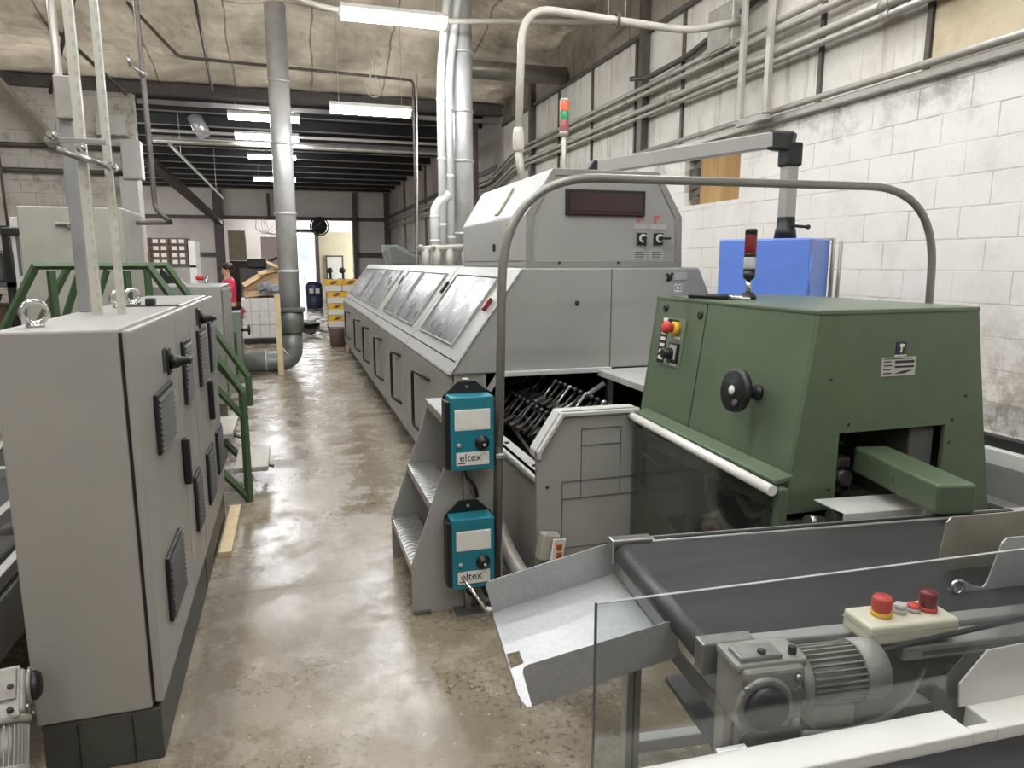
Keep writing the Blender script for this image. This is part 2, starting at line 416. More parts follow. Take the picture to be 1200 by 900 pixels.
def strut_mat():
    s = NT('pale_strut'); x = s.sep()
    fz = s.math('FRACT', s.math('MULTIPLY', x[2], 1/.05))
    d = s.math('MULTIPLY', s.rng(s.math('ABSOLUTE', s.math('SUBTRACT', fz, .5)), .20, .22, 1, 0), s.rng(s.math('ABSOLUTE', s.math('SUBTRACT', x[0], .008)), .0045, .005, 1, 0))
    col = s.mix(s.math('MULTIPLY', d, .28), s.mix(s.rng(s.noise(7), .3, .7), lin((176, 174, 162)), lin((194, 192, 180))), lin((116, 114, 108)))
    s.l(col, s.b.inputs['Base Color']); s.b.inputs['Roughness'].default_value = .45; s.b.inputs['Metallic'].default_value = .15
    return s.m
STRUT = strut_mat()
EXPOSURE = 1.25
NEAR_LAMPS = [(-.5, 5.6, 4.75), (.64, 2.4, 4.9), (.64, -.8, 4.9), (2.5, 4.4, 4.9), (2.4, -2.6, 4.9), (-.9, 3.9, 4.9), (-.9, 1.2, 4.9), (-3.2, 8.2, 4.6), (-3.2, 5.0, 4.8), (-3.2, 1.5, 4.9), (-3.2, -3.0, 4.9)]  # unseen overhead rows, with lamps added to brighten aisle doors and wall
# ================================================================== THE ROOM
def roofz(x, y):
    if y > 14: return 4.63
    t_ = min(1, max(0, (4.1-x)/2.6)); s_ = .095+.205*t_*t_*(3-2*t_)
    return 4.63+s_*(14-max(y, 8.))
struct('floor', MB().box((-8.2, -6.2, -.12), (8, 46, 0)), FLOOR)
w = MB()
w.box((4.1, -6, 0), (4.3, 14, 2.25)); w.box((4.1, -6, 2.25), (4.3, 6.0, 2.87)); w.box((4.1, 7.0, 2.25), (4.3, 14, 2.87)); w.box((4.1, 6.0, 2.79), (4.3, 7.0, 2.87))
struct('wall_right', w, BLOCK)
struct('wall_right_upper', MB().prism([(-6, 2.87), (14, 2.87), (14, 4.3), (-6, 4.3)], 'yz', 4.14, 4.3), UPPER)
struct('wall_right_top', MB().prism([(-6, 4.3), (14, 4.3), (14, 4.8), (8, 6.6), (-6, 6.6)], 'yz', 4.13, 4.3), UPPERD)
struct('wall_right_far', MB().box((4.1, 14, 0), (4.3, 31, 4.9)), SIDEP)
struct('wall_left', MB().box((-8.2, -6, 0), (-8, 35.4, 6.8)), BLOCKL)
struct('wall_near', MB().box((-8, -6.2, 0), (4.3, -6, 6.8)), BLOCKL)
struct('wall_cross', MB().box((-8, 14, 0), (-2.42, 14.25, 4.7)), BLOCKL)
b = MB(); b.box((-8, 31, 0), (-2.5, 31.2, 4.7)); b.box((2.55, 31, 0), (4.3, 31.2, 4.7)); b.box((-2.5, 31, 3.42), (2.55, 31.2, 4.7))
struct('wall_back', b, BACKP)
# insulated roof with the blanket sagging between its supports
t = bmesh.new(); nx, ny = 72, 90
g = [[t.verts.new((-8.1+12.35*i/nx, -6.1+20.1*j/ny, 0)) for i in range(nx+1)] for j in range(ny+1)]
for row in g:
    for v in row:
        sy = abs(math.sin(PI*(v.co.y+6.1)/1.52)); sx = abs(math.sin(PI*(v.co.x)/1.25))
        v.co.z = roofz(v.co.x, v.co.y)+.10-.13*sy*(.55+.45*sx)+.02*math.sin(v.co.x*5.1+v.co.y*3.3)
for j in range(ny):
    for i in range(nx):
        f = t.faces.new((g[j][i], g[j][i+1], g[j+1][i+1], g[j+1][i])); f.smooth = True
bmesh.ops.solidify(t, geom=list(t.faces), thickness=-.12)
m_ = MB(); m_.add(t); struct('ceiling', m_, INSUL)
struct('ceiling_deck', MB().box((-8, 14, 4.72), (4.3, 31.2, 4.85)), DECK)
k = 1
def trim(mb, m):
    global k
    o = struct('trim_%d' % k, mb, m); k += 1; return o
# main cross beam (I section) and the lighter angle below it
ib = MB(); ib.box((-8, 13.9, 4.68), (4.1, 14.1, 4.70)); ib.box((-8, 13.98, 4.50), (4.1, 14.02, 4.68)); ib.box((-8, 13.9, 4.48), (4.1, 14.1, 4.50))
trim(ib, BROWNS)
trim(MB().box((-2.4, 14.25, 4.38), (4.1, 14.32, 4.45)), PURLIN)
for y in [15.5, 17.0, 18.5, 20.0, 21.5, 23.0, 24.5, 26.0, 27.5, 29.0, 30.4]:
    trim(MB().box((-8, y, 4.52), (4.1, y+.012, 4.72)), DECK); trim(MB().box((-8, y, 4.50), (4.1, y+.06, 4.518)), PURLIN)  # shade painted in: web takes the dark deck colour, flange stays pale
trim(MB().box((-2.5, 16.2, 4.02), (4.1, 16.32, 4.13)), PURLIN)
# steel columns, haunches and girts of the far bay
def column(x, y, z1, wd=.2):
    c = MB(); c.box((x-wd/2, y-.1, 0), (x+wd/2, y-.085, z1)); c.box((x-wd/2, y+.085, 0), (x+wd/2, y+.1, z1)); c.box((x-.01, y-.085, 0), (x+.01, y+.085, z1)); return c
trim(column(-2.62, 30.85, 4.5, .34), BROWNS); trim(column(2.66, 30.85, 4.5, .16), BROWNS); trim(column(3.98, 30.8, 4.6, .22), BROWNS)
for y in (18.2, 22.2, 26.4):
    trim(MB().box((4.07, y, 0), (4.1, y+.25, 4.7)), BROWNS)
trim(MB().box((3.5, 14.3, 0), (3.7, 14.5, 4.4)), BROWNS)
trim(MB().box((-8, 30.9, 1.9), (-2.7, 31, 2.06)), BROWNS); trim(MB().box((2.7, 30.9, 1.88), (3.9, 31, 2.06)), BROWNS)
trim(MB().box((-8, 30.88, 3.36), (4.1, 31, 3.5)), BROWNS)
trim(MB().box((4.06, 14.3, 1.9), (4.1, 30.7, 2.02)), BROWNS); trim(MB().box((4.06, 14.3, 3.5), (4.1, 30.7, 3.6)), BROWNS)
trim(MB().slab([(-2.66, 30.6, 3.3), (-2.45, 30.6, 3.3), (-3.4, 22.5, 4.5), (-3.7, 22.5, 4.5)], .18), BROWNS)
trim(MB().box((-.78, 30.9, 3.5), (-.66, 31, 4.4)), BROWNS)
# battens, ledge and girt of the right-hand wall
for y in (3.99, 5.02, 6.10, 7.16, 8.27, 9.6, 10.9, 12.3):
    trim(MB().box((4.11, y-.02, 2.9), (4.14, y+.02, 4.3), .004), PIPED)
trim(MB().box((4.04, -6, 2.84), (4.14, 14, 2.90), .01), PIPE)
trim(MB().tube([(4.03, -6, 2.93), (4.03, 14, 2.93)], .026), PIPE)
trim(MB().box((4.09, -6, 4.28), (4.14, 14, 4.33), .005), PIPED)
for y in (8.0, 12.1): trim(MB().box((4.04, y-.06, 2.9), (4.13, y+.06, 5.1), .005), PIPED)
trim(MB().box((4.125, 1.6, 2.94), (4.14, 3.95, 4.1)), dirty_mat('tan_wall_panel', (206, 192, 162), (160, 138, 104), .8, 2.0, .8))
# plywood patch in the broken block hole
plt = MB().box((4.16, 6.02, 2.24), (4.18, 6.78, 2.8))
single('plywood_board', 'bare plywood board closing the broken hole in the white block wall', 'board', plt, PLY, (4.17, 6.4, 2.24))
rb = MB()
for i in range(7): rb.obox((4.19+random.uniform(0, .04), 6.90+random.uniform(-.05, .06), 2.3+i*.075), (.12, .2, .085), Euler((random.uniform(-.2, .2), 0, random.uniform(-.3, .3))).to_matrix(), .012)
struct('trim_hole_light_block', MB().box((4.28, 5.9, 2.15), (4.32, 7.1, 2.87)), DARK)  # dark backing added behind the hole to stop sky light leaking in
o = struct('trim_hole_rubble', rb, mat('broken_block', (110, 102, 92), .9, var=.2, scale=12, bump=.5))

# ------------------------------------------------------------------ pipes on the right-hand wall
def pipe(label, pts, r, m=PIPE, rad=.12, group=None, cat='pipe', name='wall_pipe', straps=()):
    T = Thing(name, label, cat, pts[0], 0, group)
    T.part('run', MB().tube(arc(pts, rad, 6), r, 12), m)
    for s_ in straps: T.part('coupling', MB().cyl((s_[0], s_[1]-.04, s_[2]), (s_[0], s_[1]+.04, s_[2]), r*1.35, n=14), m)
    return T
for (z, r, lab) in ((3.67, .028, 'topmost grey conduit of the four running along the right wall'), (3.59, .032, 'second grey conduit from the top along the right wall'),
                    (3.42, .036, 'third grey conduit from the top along the right wall'), (3.345, .026, 'lowest grey conduit of the four along the right wall')):
    pipe(lab, [(4.05, -5.5, z), (4.05, 13.0, z), (4.02, 14.6, z-.3), (4.02, 30.7, z-.3)], r, PIPE, .2, 'conduits along the right wall', straps=[(4.05, y, z) for y in (4.3, 7.3, 10.3)])
for (x, z, lab) in ((3.98, 4.02, 'nearer of two thin conduits entering the grey junction box'), (4.06, 4.06, 'farther of two thin conduits entering the grey junction box')):
    pipe(lab, [(x, -5.5, z), (x, 6.0, z)], .02, PIPE, .1, 'conduits to the junction box')
pipe('short dark bent conduit poking from the right wall beside the junction box', [(4.08, 5.6, 4.0), (4.08, 7.0, 3.78), (3.98, 7.7, 3.72), (3.9, 7.95, 3.76)], .03, PIPED, .1)
J = Thing('junction_box', 'square grey junction box high on the right wall', 'electrical box', (4.08, 6.27, 3.6))
J.part('housing', MB().box((3.98, 6.07, 3.62), (4.12, 6.47, 4.03), .01), PIPE); J.part('cover', MB().box((3.965, 6.09, 3.64), (3.98, 6.45, 4.01), .004), PIPE)
U = Thing('strut_hanger', 'grey rectangular strut frame hanging in front of the wall conduits', 'bracket', (3.95, 5.64, 2.9))
for (a, b_) in (((3.93, 5.80, 2.9), (3.97, 5.86, 3.95)), ((3.93, 5.42, 2.9), (3.97, 5.48, 3.95))): U.part('upright', MB().box(a, b_, .004), PIPE)
U.part('crossbar', MB().box((3.93, 5.42, 2.86), (3.97, 5.86, 2.92), .004), PIPE); U.part('wall_arm', MB().box((3.93, 5.42, 3.95), (4.14, 5.86, 3.99), .004), PIPE)
# big conduit that crosses the picture over the machine and drops into the hood
C = Thing('overhead_conduit', 'thick pale conduit looping from the right wall down into the machine hood', 'conduit', (1.75, 6.0, 2.3))
C.part('run', MB().tube(arc([(4.05, 6.06, 3.84), (3.55, 6.05, 3.70), (1.94, 6.0, 3.74), (1.905, 6.0, 2.7)], .28, 8), .032, 14), PIPEW)
C.part('coupling', MB().lathe([(.036, 0), (.048, .02), (.048, .16), (.036, .2)], (1.905, 6.0, 2.58)), PIPEW)
C.part('flexible_tail', MB().tube([(1.905, 6.0, 2.6), (1.93, 6.0, 2.42), (1.98, 6.0, 2.27)], .035, 12), PIPE, label='grey flexible tail')
for i, x in enumerate((2.88, 2.72)): C.part('hanger_rod', MB().cyl((x, 6.02, 3.74), (x, 6.02, roofz(2.8, 6)), .006, n=8), PIPEW)
C.part('hanger_clamp', MB().torus((2.8, 6.02, 3.72), .06, .012, (1, 0, 0)), PIPED)
pipe('white pipe running across under the insulated roof past the ducts', [(-.4, 8.9, 4.75), (.5, 8.9, 4.5), (1.8, 8.7, 4.42), (4.1, 8.5, 4.56)], .03, PIPEW, .2, name='cross_pipe')
# ------------------------------------------------------------------ ducts
D = Thing('extraction_duct', 'tall galvanised duct standing beside the aisle with a bend into the floor run', 'duct', (-.02, 11.4, 0))
D.part('shaft', MB().cyl((-.03, 11.4, .95), (-.03, 11.4, 5.28), .15, n=28), DUCT)
for z in (4.22, 3.35, 2.35, 1.5): D.part('joint_band', MB().lathe([(.152, 0), (.162, .01), (.162, .035), (.152, .045)], (-.03, 11.4, z), n=28), DUCT)
D.part('slide_gate', MB().box((-.25, 11.18, .92), (.19, 11.62, .98), .008), GREYD)
D.part('lower_sleeve', MB().lathe([(.19, 0), (.19, .3), (.16, .34)], (-.03, 11.4, .6), n=28), mat('dull_duct', (128, 134, 128), .42, metal=.4, var=.1))
D.part('elbow', MB().tube(arc([(-.03, 11.4, .62), (-.03, 11.4, .16), (-.95, 11.35, .16)], .42, 10), .155, 24), mat('dull_duct', (128, 134, 128)))
for q in ((-.12, 11.4, .3), (-.42, 11.38, .17)): D.part('elbow_band', MB().torus(q, .158, .012, (.8, 0, .6) if q[2] > .2 else (1, 0, 0)), DUCT)
def vduct(label, x, y, r, z0, z1, m, bend=None, bands=()):
    T = Thing('extraction_pipe', label, 'duct', (x, y, z0), 0, 'extraction pipes above the long machine')
    pts = [(x, y, z0), (x, y, z1)] + ([bend] if bend else [])
    T.part('pipe', MB().tube(arc(pts, .3, 8), r, 22), m)
    for z in bands: T.part('clamp_band', MB().lathe([(r, 0), (r*1.12, .008), (r*1.12, .03), (r, .038)], (x, y, z), n=22), m)
vduct('thin white extraction pipe left of the cluster behind the hood', 1.86, 9.0, .05, 1.6, 3.9, DUCTW, (2.0, 9.0, 5.15), (2.1, 2.9, 3.6))
vduct('second white extraction pipe of the cluster, bent at its top', 1.97, 9.05, .055, 1.6, 3.95, DUCTW, (2.16, 9.05, 5.15), (1.95, 2.7, 3.5))
vduct('widest galvanised extraction pipe of the cluster behind the hood', 2.17, 9.15, .125, 1.6, 5.1, DUCT, None, (2.0, 2.9, 3.5, 4.2))
vduct('short white pipe with a rounded top left of the extraction cluster', 1.76, 9.0, .06, 1.6, 2.35, DUCTW, (1.95, 9.0, 2.5), (1.9, 2.2))
MF = Thing('suction_manifold', 'cream pipe manifold with valves on the machine roof below the ducts', 'manifold', (2.0, 8.9, 1.62))
MF.part('header', MB().cyl((1.55, 8.8, 1.82), (2.25, 8.8, 1.86), .035), PIPEW)
for x in (1.6, 1.74, 1.9, 2.1): MF.part('stub', MB().lathe([(.05, 0), (.05, .16), (.036, .17), (.036, .2)], (x, 8.8, 1.62)), PIPEW)
for x in (1.52, 1.68): MF.part('valve_handle', MB().lathe([(.03, 0), (.03, .03), (.012, .035), (.012, .08)], (x, 8.74, 1.84), (0, -1, 0)), PIPEW)
pipe('round galvanised duct crossing to the right wall behind the ducts', [(2.3, 10.6, 4.42), (4.1, 10.6, 4.42)], .13, mat('dirty_duct', (132, 128, 118), .4, metal=.5, var=.15), .1, name='cross_duct', cat='duct')
pipe('upper white pipe crossing the far bay under the dark roof', [(-2.4, 15.4, 4.12), (3.6, 15.4, 4.12), (3.95, 15.5, 3.9)], .03, PIPEW, .2, 'pipes crossing the far bay', name='cross_pipe')
pipe('lower grey pipe crossing the far bay under the dark roof', [(-2.4, 15.6, 3.96), (3.55, 15.6, 3.96), (3.9, 15.7, 3.75)], .04, PIPE, .2, 'pipes crossing the far bay', name='cross_pipe')
pipe('dark sprinkler pipe under the insulated roof with a drop at its right end', [(-1.95, 11.5, 5.15), (-1.35, 11.5, 4.50), (1.95, 11.5, 4.42), (1.95, 11.5, 1.63)], .022, PIPED, .08, name='sprinkler_pipe')
pipe('dark sprinkler branch pipe rising steeply into the insulated roof', [(-1.05, 10.0, 5.62), (-1.12, 13.7, 4.55)], .025, PIPED, .08, name='sprinkler_pipe')
pipe('black air drop pipe with a hook end hanging left of the aisle', [(-1.15, 7.0, 6.3), (-1.1, 7.0, 2.12), (-.98, 6.9, 2.0)], .022, PIPED, .05, name='air_drop_pipe')
v = MB(); v.ball((-1.11, 6.98, 3.22), .03); v.cyl((-1.11, 6.95, 3.22), (-1.19, 6.95, 3.28), .01); v.cyl((-1.19, 6.95, 3.26), (-1.21, 6.95, 3.36), .012)
single('shutoff_valve', 'small bright shutoff valve on the black air drop pipe', 'valve', v, STEEL, (-1.11, 6.98, 3.19))
pipe('thin dark horizontal rod near the tall grey cabinet', [(-1.5, 7.05, 1.99), (-.98, 7.05, 2.0)], .018, PIPED, .05, name='cross_rod')
pipe('thin dark cable hanging on the left block wall', [(-4.35, 13.6, 4.6), (-4.32, 13.6, 1.5)], .02, PIPED, .05, name='hanging_cable', cat='cable')
for (z, lab) in ((3.55, 'upper grey pipe across the left block wall'), (3.15, 'lower grey pipe across the left block wall')):
    pipe(lab, [(-7.5, 13.9, z), (-2.5, 13.9, z)], .04, PIPED, .05, 'pipes on the left block wall')
B1 = Thing('wall_box', 'pale metal box on the corner of the left block wall', 'electrical box', (-2.5, 13.9, 3.05)); B1.part('housing', MB().box((-2.62, 13.75, 3.05), (-2.32, 14.0, 3.68), .01), GREYL); B1.part('door', MB().box((-2.6, 13.735, 3.07), (-2.34, 13.75, 3.66), .004), GREYL)
B2 = Thing('wall_box', 'wide pale metal box higher on the left block wall', 'electrical box', (-2.9, 13.9, 3.6)); B2.part('housing', MB().box((-2.98, 13.8, 3.75), (-2.5, 14.0, 4.1), .01), BLOCKL); B2.part('cover', MB().box((-2.96, 13.79, 3.77), (-2.52, 13.8, 4.08), .004), GREYL)
trim(MB().box((-2.7, 13.85, 0), (-2.42, 14.0, 3.1), .005), GREYL)
# knee brace and rod bracing at the left
trim(MB().slab([(-5.05, 12.0, 5.5), (-4.85, 12.0, 5.5), (-3.45, 13.7, 3.5), (-3.65, 13.7, 3.5)], .12), PIPE)
for (a, c) in (((-3.55, 13.7, 4.35), (-2.7, 12.0, 5.3)), ((-3.3, 12.4, 5.2), (-2.45, 13.7, 4.4))): trim(MB().cyl(a, c, .03), PIPED)
# ------------------------------------------------------------------ lamps
def lamp(label, x0, x1, y, z, ztop, drops=True, group='fluorescent ceiling lights'):
    cx = (x0+x1)/2
    T = Thing('fluorescent_light', label, 'ceiling light', (cx, y, z), 0, group)
    T.part('housing', MB().prism([(y-.12, z), (y-.12, z+.012), (y-.07, z+.06), (y+.07, z+.06), (y+.12, z+.012), (y+.12, z)], 'yz', x0-.01, x1+.01), WHITE)
    T.part('lens', MB().prism([(y-.085, z), (y-.07, z-.075), (y+.07, z-.075), (y+.085, z)], 'yz', x0, x1), TUBE_E)
    for x in (x0-.006, x1-.004): T.part('end_cap', MB().prism([(y-.09, z), (y-.075, z-.08), (y+.075, z-.08), (y+.09, z)], 'yz', x, x+.01), WHITE)
    if drops:
        for x in (x0+.12, x1-.12): T.part('hanger', MB().cyl((x, y, z+.06), (x, y, ztop), .004, n=6), PIPE)
    return T
lamp('nearest lit fluorescent light under the insulated roof beside the ducts', .64, 1.76, 8.2, 4.27, 6.2)
lamp('second lit fluorescent light, hanging below the cross beam', .64, 1.76, 10.7, 3.80, 5.4)
lamp('upper lit light of the row behind the tall galvanised duct', -.9, .28, 13.8, 4.19, 4.4)
lamp('second lit light of the row behind the tall galvanised duct', -.9, .28, 15.4, 4.12, 4.6)
lamp('third lit light of the row behind the tall galvanised duct', -.9, .28, 20.3, 4.40, 4.6)
lamp('fourth and lowest lit light of the row behind the tall duct', -.9, .28, 23.2, 4.15, 4.6)
for i, (x, y, z) in enumerate(NEAR_LAMPS):
    lamp('lit fluorescent light added under the insulated roof, out of the picture', x, x+1.2, y, z, roofz(x, y)-.1)
for (x, y, lab) in ((.7, 34, 'nearer lit light in the back room'), (2.0, 34.5, 'right-hand lit light in the back room'), (-1.6, 33.4, 'lit light above the pinkish cabinet in the back room')):
    lamp(lab, x, x+1.2, y, 3.75, 4.2, group='lights of the back room')
for (x, y) in ((-6.2, 17.0), (-5.4, 19.5), (-6.6, 23.0), (-7.2, 27.0), (-6.4, 25.0), (-4.4, 15.2)):  # lamps added out of sight to brighten the far bay and back wall
    lamp('added unseen fluorescent light brightening the far bay, hidden behind the left block wall', x, x+1.2, y, 4.3, 4.6)
lp = Thing('unlit_strip_light', 'long unlit strip light slung under the dark roof', 'ceiling light', (-1.9, 18, 3.6))
[lp.part('hanger', MB().cyl((x, y, z), (x, y, 4.72), .006, n=6), PIPE) for (x, y, z) in ((-2.0, 16.2, 3.8), (-1.77, 20.8, 3.53))]
lp.part('housing', MB().tube([(-2.05, 15.2, 3.84), (-1.72, 21.8, 3.46)], .045, 4), PURLIN); lp.part('tube', MB().tube([(-2.03, 15.2, 3.8), (-1.70, 21.8, 3.42)], .018, 8), WHITE)
pipe('galvanised flexible duct stub hanging from the dark roof', [(-1.8, 17, 4.72), (-1.6, 17, 4.3)], .15, DUCT, .1, name='roof_duct', cat='duct')
lc = Thing('cable_loop', 'white cord tied in a loop above the second light', 'cord', (1.25, 10.6, 4.0))
lc.part('cord', MB().tube(arc([(1.22, 10.6, 4.55), (1.2, 10.6, 4.2), (1.13, 10.6, 4.0), (1.25, 10.6, 3.92), (1.36, 10.6, 4.02), (1.24, 10.6, 4.3), (1.22, 10.6, 4.55)], .06, 5), .007, 8), PIPEW)
pipe('thin white power cord dropping to the machine roof', [(1.92, 11.0, 4.4), (1.9, 11.0, 2.9), (1.86, 11.0, 1.62)], .01, PIPEW, .1, name='power_cord', cat='cord')
# ------------------------------------------------------------------ back room behind the opening
struct('wall_far', (lambda q: (q.box((-8, 35.2, 0), (-.12, 35.4, 4.6)), q.box((1.1, 35.2, 0), (8, 35.4, 4.6)), q.box((-.12, 35.2, 3.1), (1.1, 35.4, 4.6)), q)[-1])(MB()), BACKP)
struct('wall_right_backroom', MB().box((7.8, 31.2, 0), (8, 35.2, 4.6)), SIDEP)
struct('ceiling_backroom', MB().box((-8, 31.2, 4.2), (8, 35.4, 4.4)), DECK)
struct('wall_partition', MB().box((1.28, 34, 0), (4.0, 34.2, 3.05)), BEIGE)
struct('trim_partition_edge', MB().box((1.12, 33.9, 0), (1.28, 35.2, 3.2)), BROWNS)
for y in (31.9, 32.8, 33.7, 34.6): struct('trim_backroom_purlin', MB().box((-8, y, 4.0), (7.8, y+.08, 4.2)), PURLIN)
# daylight doorway
dd = Thing('exit_door', 'white door panel with a blue window standing in the bright daylight doorway', 'door', (.55, 36.6, 0))
DL = mat('bright_white_door', (240, 240, 240), .5, var=0)
dd.part('leaf', MB().box((-.05, 36.6, .02), (1.06, 36.66, 3.0), .01), DL); dd.part('window_pane', MB().box((.5, 36.57, 1.75), (.92, 36.6, 2.6), .005), mat('sky_blue_pane', (120, 140, 190), .2, var=0))
dd.part('sign_sheet', MB().box((.42, 36.58, .95), (.78, 36.6, 1.45)), mat('pink_sheet', (232, 206, 206), .6, var=0))
dd.part('handle', MB().cyl((.62, 36.55, .9), (.62, 36.6, .9), .04), GREYD)
struct('trim_door_frame', (lambda q: (q.box((-.2, 35.2, 0), (-.06, 35.35, 3.2)), q.box((-.2, 35.2, 3.02), (1.2, 35.35, 3.2)), q)[-1])(MB()), BROWNS)
wb = Thing('framed_board', 'pale framed board leaning on the beige partition', 'board', (2.0, 33.9, .7))
wb.part('sheet', MB().box((1.62, 33.9, .9), (2.28, 33.94, 1.92)), LABELM); wb.part('frame', (lambda q: (q.box((1.56, 33.88, .84), (2.34, 33.95, .9)), q.box((1.56, 33.88, 1.92), (2.34, 33.95, 1.98)), q.box((1.56, 33.88, .9), (1.62, 33.95, 1.92)), q.box((2.28, 33.88, .9), (2.34, 33.95, 1.92)), q)[-1])(MB()), GREYD)
wb.e.location.z -= .0
def heap(label, name, cat, c, n, rng, m, szs=(.1, .3)):
    q = MB()
    for i in range(n):
        q.obox((c[0]+random.uniform(-rng[0], rng[0]), c[1]+random.uniform(-rng[1], rng[1]), c[2]+random.uniform(0, rng[2])), (random.uniform(*szs), random.uniform(*szs), random.uniform(szs[0]*.5, szs[1]*.6)), Euler((random.uniform(-.4, .4), random.uniform(-.4, .4), random.uniform(0, 3))).to_matrix(), .015)
    return q
tb = Thing('work_table', 'cluttered dark table before the beige partition', 'table', (2.0, 32.6, 0))
tb.part('tabletop', MB().box((1.4, 32.3, .82), (3.2, 33.0, .88), .01), GREYD)
for x in (1.45, 3.1):
    for y in (32.35, 32.9): tb.part('leg', MB().box((x, y, 0), (x+.05, y+.05, .82)), GREYD)
for i, (x, lab) in enumerate(((1.6, 'leftmost black machine head on the cluttered table'), (2.15, 'middle black machine head on the cluttered table'), (2.75, 'rightmost black machine head on the cluttered table'))):
    T = Thing('bench_press', lab, 'machine', (x, 32.6, .88), 0, 'black machine heads on the table')
    T.part('base', MB().box((x-.17, 32.45, .88), (x+.17, 32.8, .96), .02), BLACK); T.part('column', MB().box((x+.02, 32.6, .96), (x+.12, 32.75, 1.3), .02), BLACK)
    T.part('head', MB().lathe([(.05, 0), (.12, .06), (.13, .2), (.06, .26)], (x-.08, 32.65, 1.26), (.6, 0, .3)), RUBBER)
bd = Thing('blue_drum', 'dark blue plastic drum beside the daylight doorway', 'drum', (.80, 27.5, 0))
bd.part('body', MB().lathe([(.27, 0), (.29, .05), (.3, .4), (.29, .42), (.3, .44), (.3, .8), (.27, .9), (.2, .92)], (.80, 27.5, 0)), NAVY); bd.part('label', MB().slab([(.62, 27.21, .55), (.98, 27.21, .55), (.98, 27.21, .72), (.62, 27.21, .72)], .005), LABELM); bd.part('lid', MB().lathe([(.22, 0), (.22, .03), (.18, .04)], (.80, 27.5, .92)), NAVY)
fn = Thing('wall_fan', 'round black fan hanging in the top of the back opening', 'fan', (1.22, 30.7, 3.1))
fn.part('cage', MB().torus((1.22, 30.7, 3.12), .36, .03, (0, 1, 0)), BLACK)
for i in range(5):
    a = i*2*PI/5; fn.part('blade', MB().slab([(1.22, 30.7, 3.12), (1.22+.33*math.cos(a), 30.72, 3.12+.33*math.sin(a)), (1.22+.33*math.cos(a+.85), 30.78, 3.12+.33*math.sin(a+.85))], .012), BLACK)
for rr in (.12, .22, .30): fn.part('ring_wire', MB().torus((1.22, 30.66, 3.12), rr, .012), BLACK)
fn.part('guard_disc', MB().lathe([(.3, 0), (.3, .015)], (1.22, 30.74, 3.12), (0, 1, 0), 28), BLACK)
fn.part('motor', MB().lathe([(.08, 0), (.1, .05), (.1, .2), (.05, .24)], (1.22, 30.7, 3.12), (0, 1, 0)), BLACK); fn.part('bracket', MB().box((1.19, 30.85, 3.12), (1.25, 30.92, 3.5)), BLACK)
# stuff seen through the left half of the opening
cb = Thing('press_cabinet', 'pale pinkish machine cabinet seen through the back opening', 'machine', (-.55, 32.5, 0))
cb.part('body', MB().box((-1.15, 32.4, 1.35), (.15-.2, 33.4, 2.75), .03), mat('pink_grey', (206, 186, 180), .5, var=.04)); cb.part('base', MB().box((-1.1, 32.5, 0), (-.1, 33.3, 1.35), .02), BROWNS)
bx = Thing('tall_locker', 'beige and brown locker at the left of the back opening', 'locker', (-2.05, 33, 0))
bx.part('door', MB().box((-2.45, 32.6, 1.75), (-1.75, 33.2, 3.0), .02), mat('beige_grey', (168, 160, 142), .6, var=.06)); bx.part('lower_door', MB().box((-2.45, 32.6, 0), (-1.75, 33.2, 1.73), .02), CARDB)
dm = Thing('dark_press', 'dark heavy machine behind the cardboard pile', 'machine', (-1.25, 30.2, 0))
dm.part('body', MB().box((-1.9, 29.9, 0), (-.2, 30.6, 1.45), .04), GREYD); dm.part('head', MB().box((-1.6, 29.8, 1.45), (-.9, 30.5, 1.8), .05), BLACK); dm.part('arm', MB().tube([(-1.0, 30.0, 1.6), (-.5, 30.0, 1.85), (-.2, 30, 1.6)], .06), PIPED)
hz = Thing('hoist_chain', 'white cables bunched in the top left of the back opening', 'cable', (-1.1, 30.6, 2.6))
for i in range(5): hz.part('cable', MB().tube(arc([(-1.2+.08*i, 30.9, 3.42), (-1.25+.13*i, 30.6, 3.0-.05*i), (-.9+.16*i, 30.6, 2.75), (-.6+.2*i, 30.6, 3.1)], .1, 4), .014, 6), PIPEW)
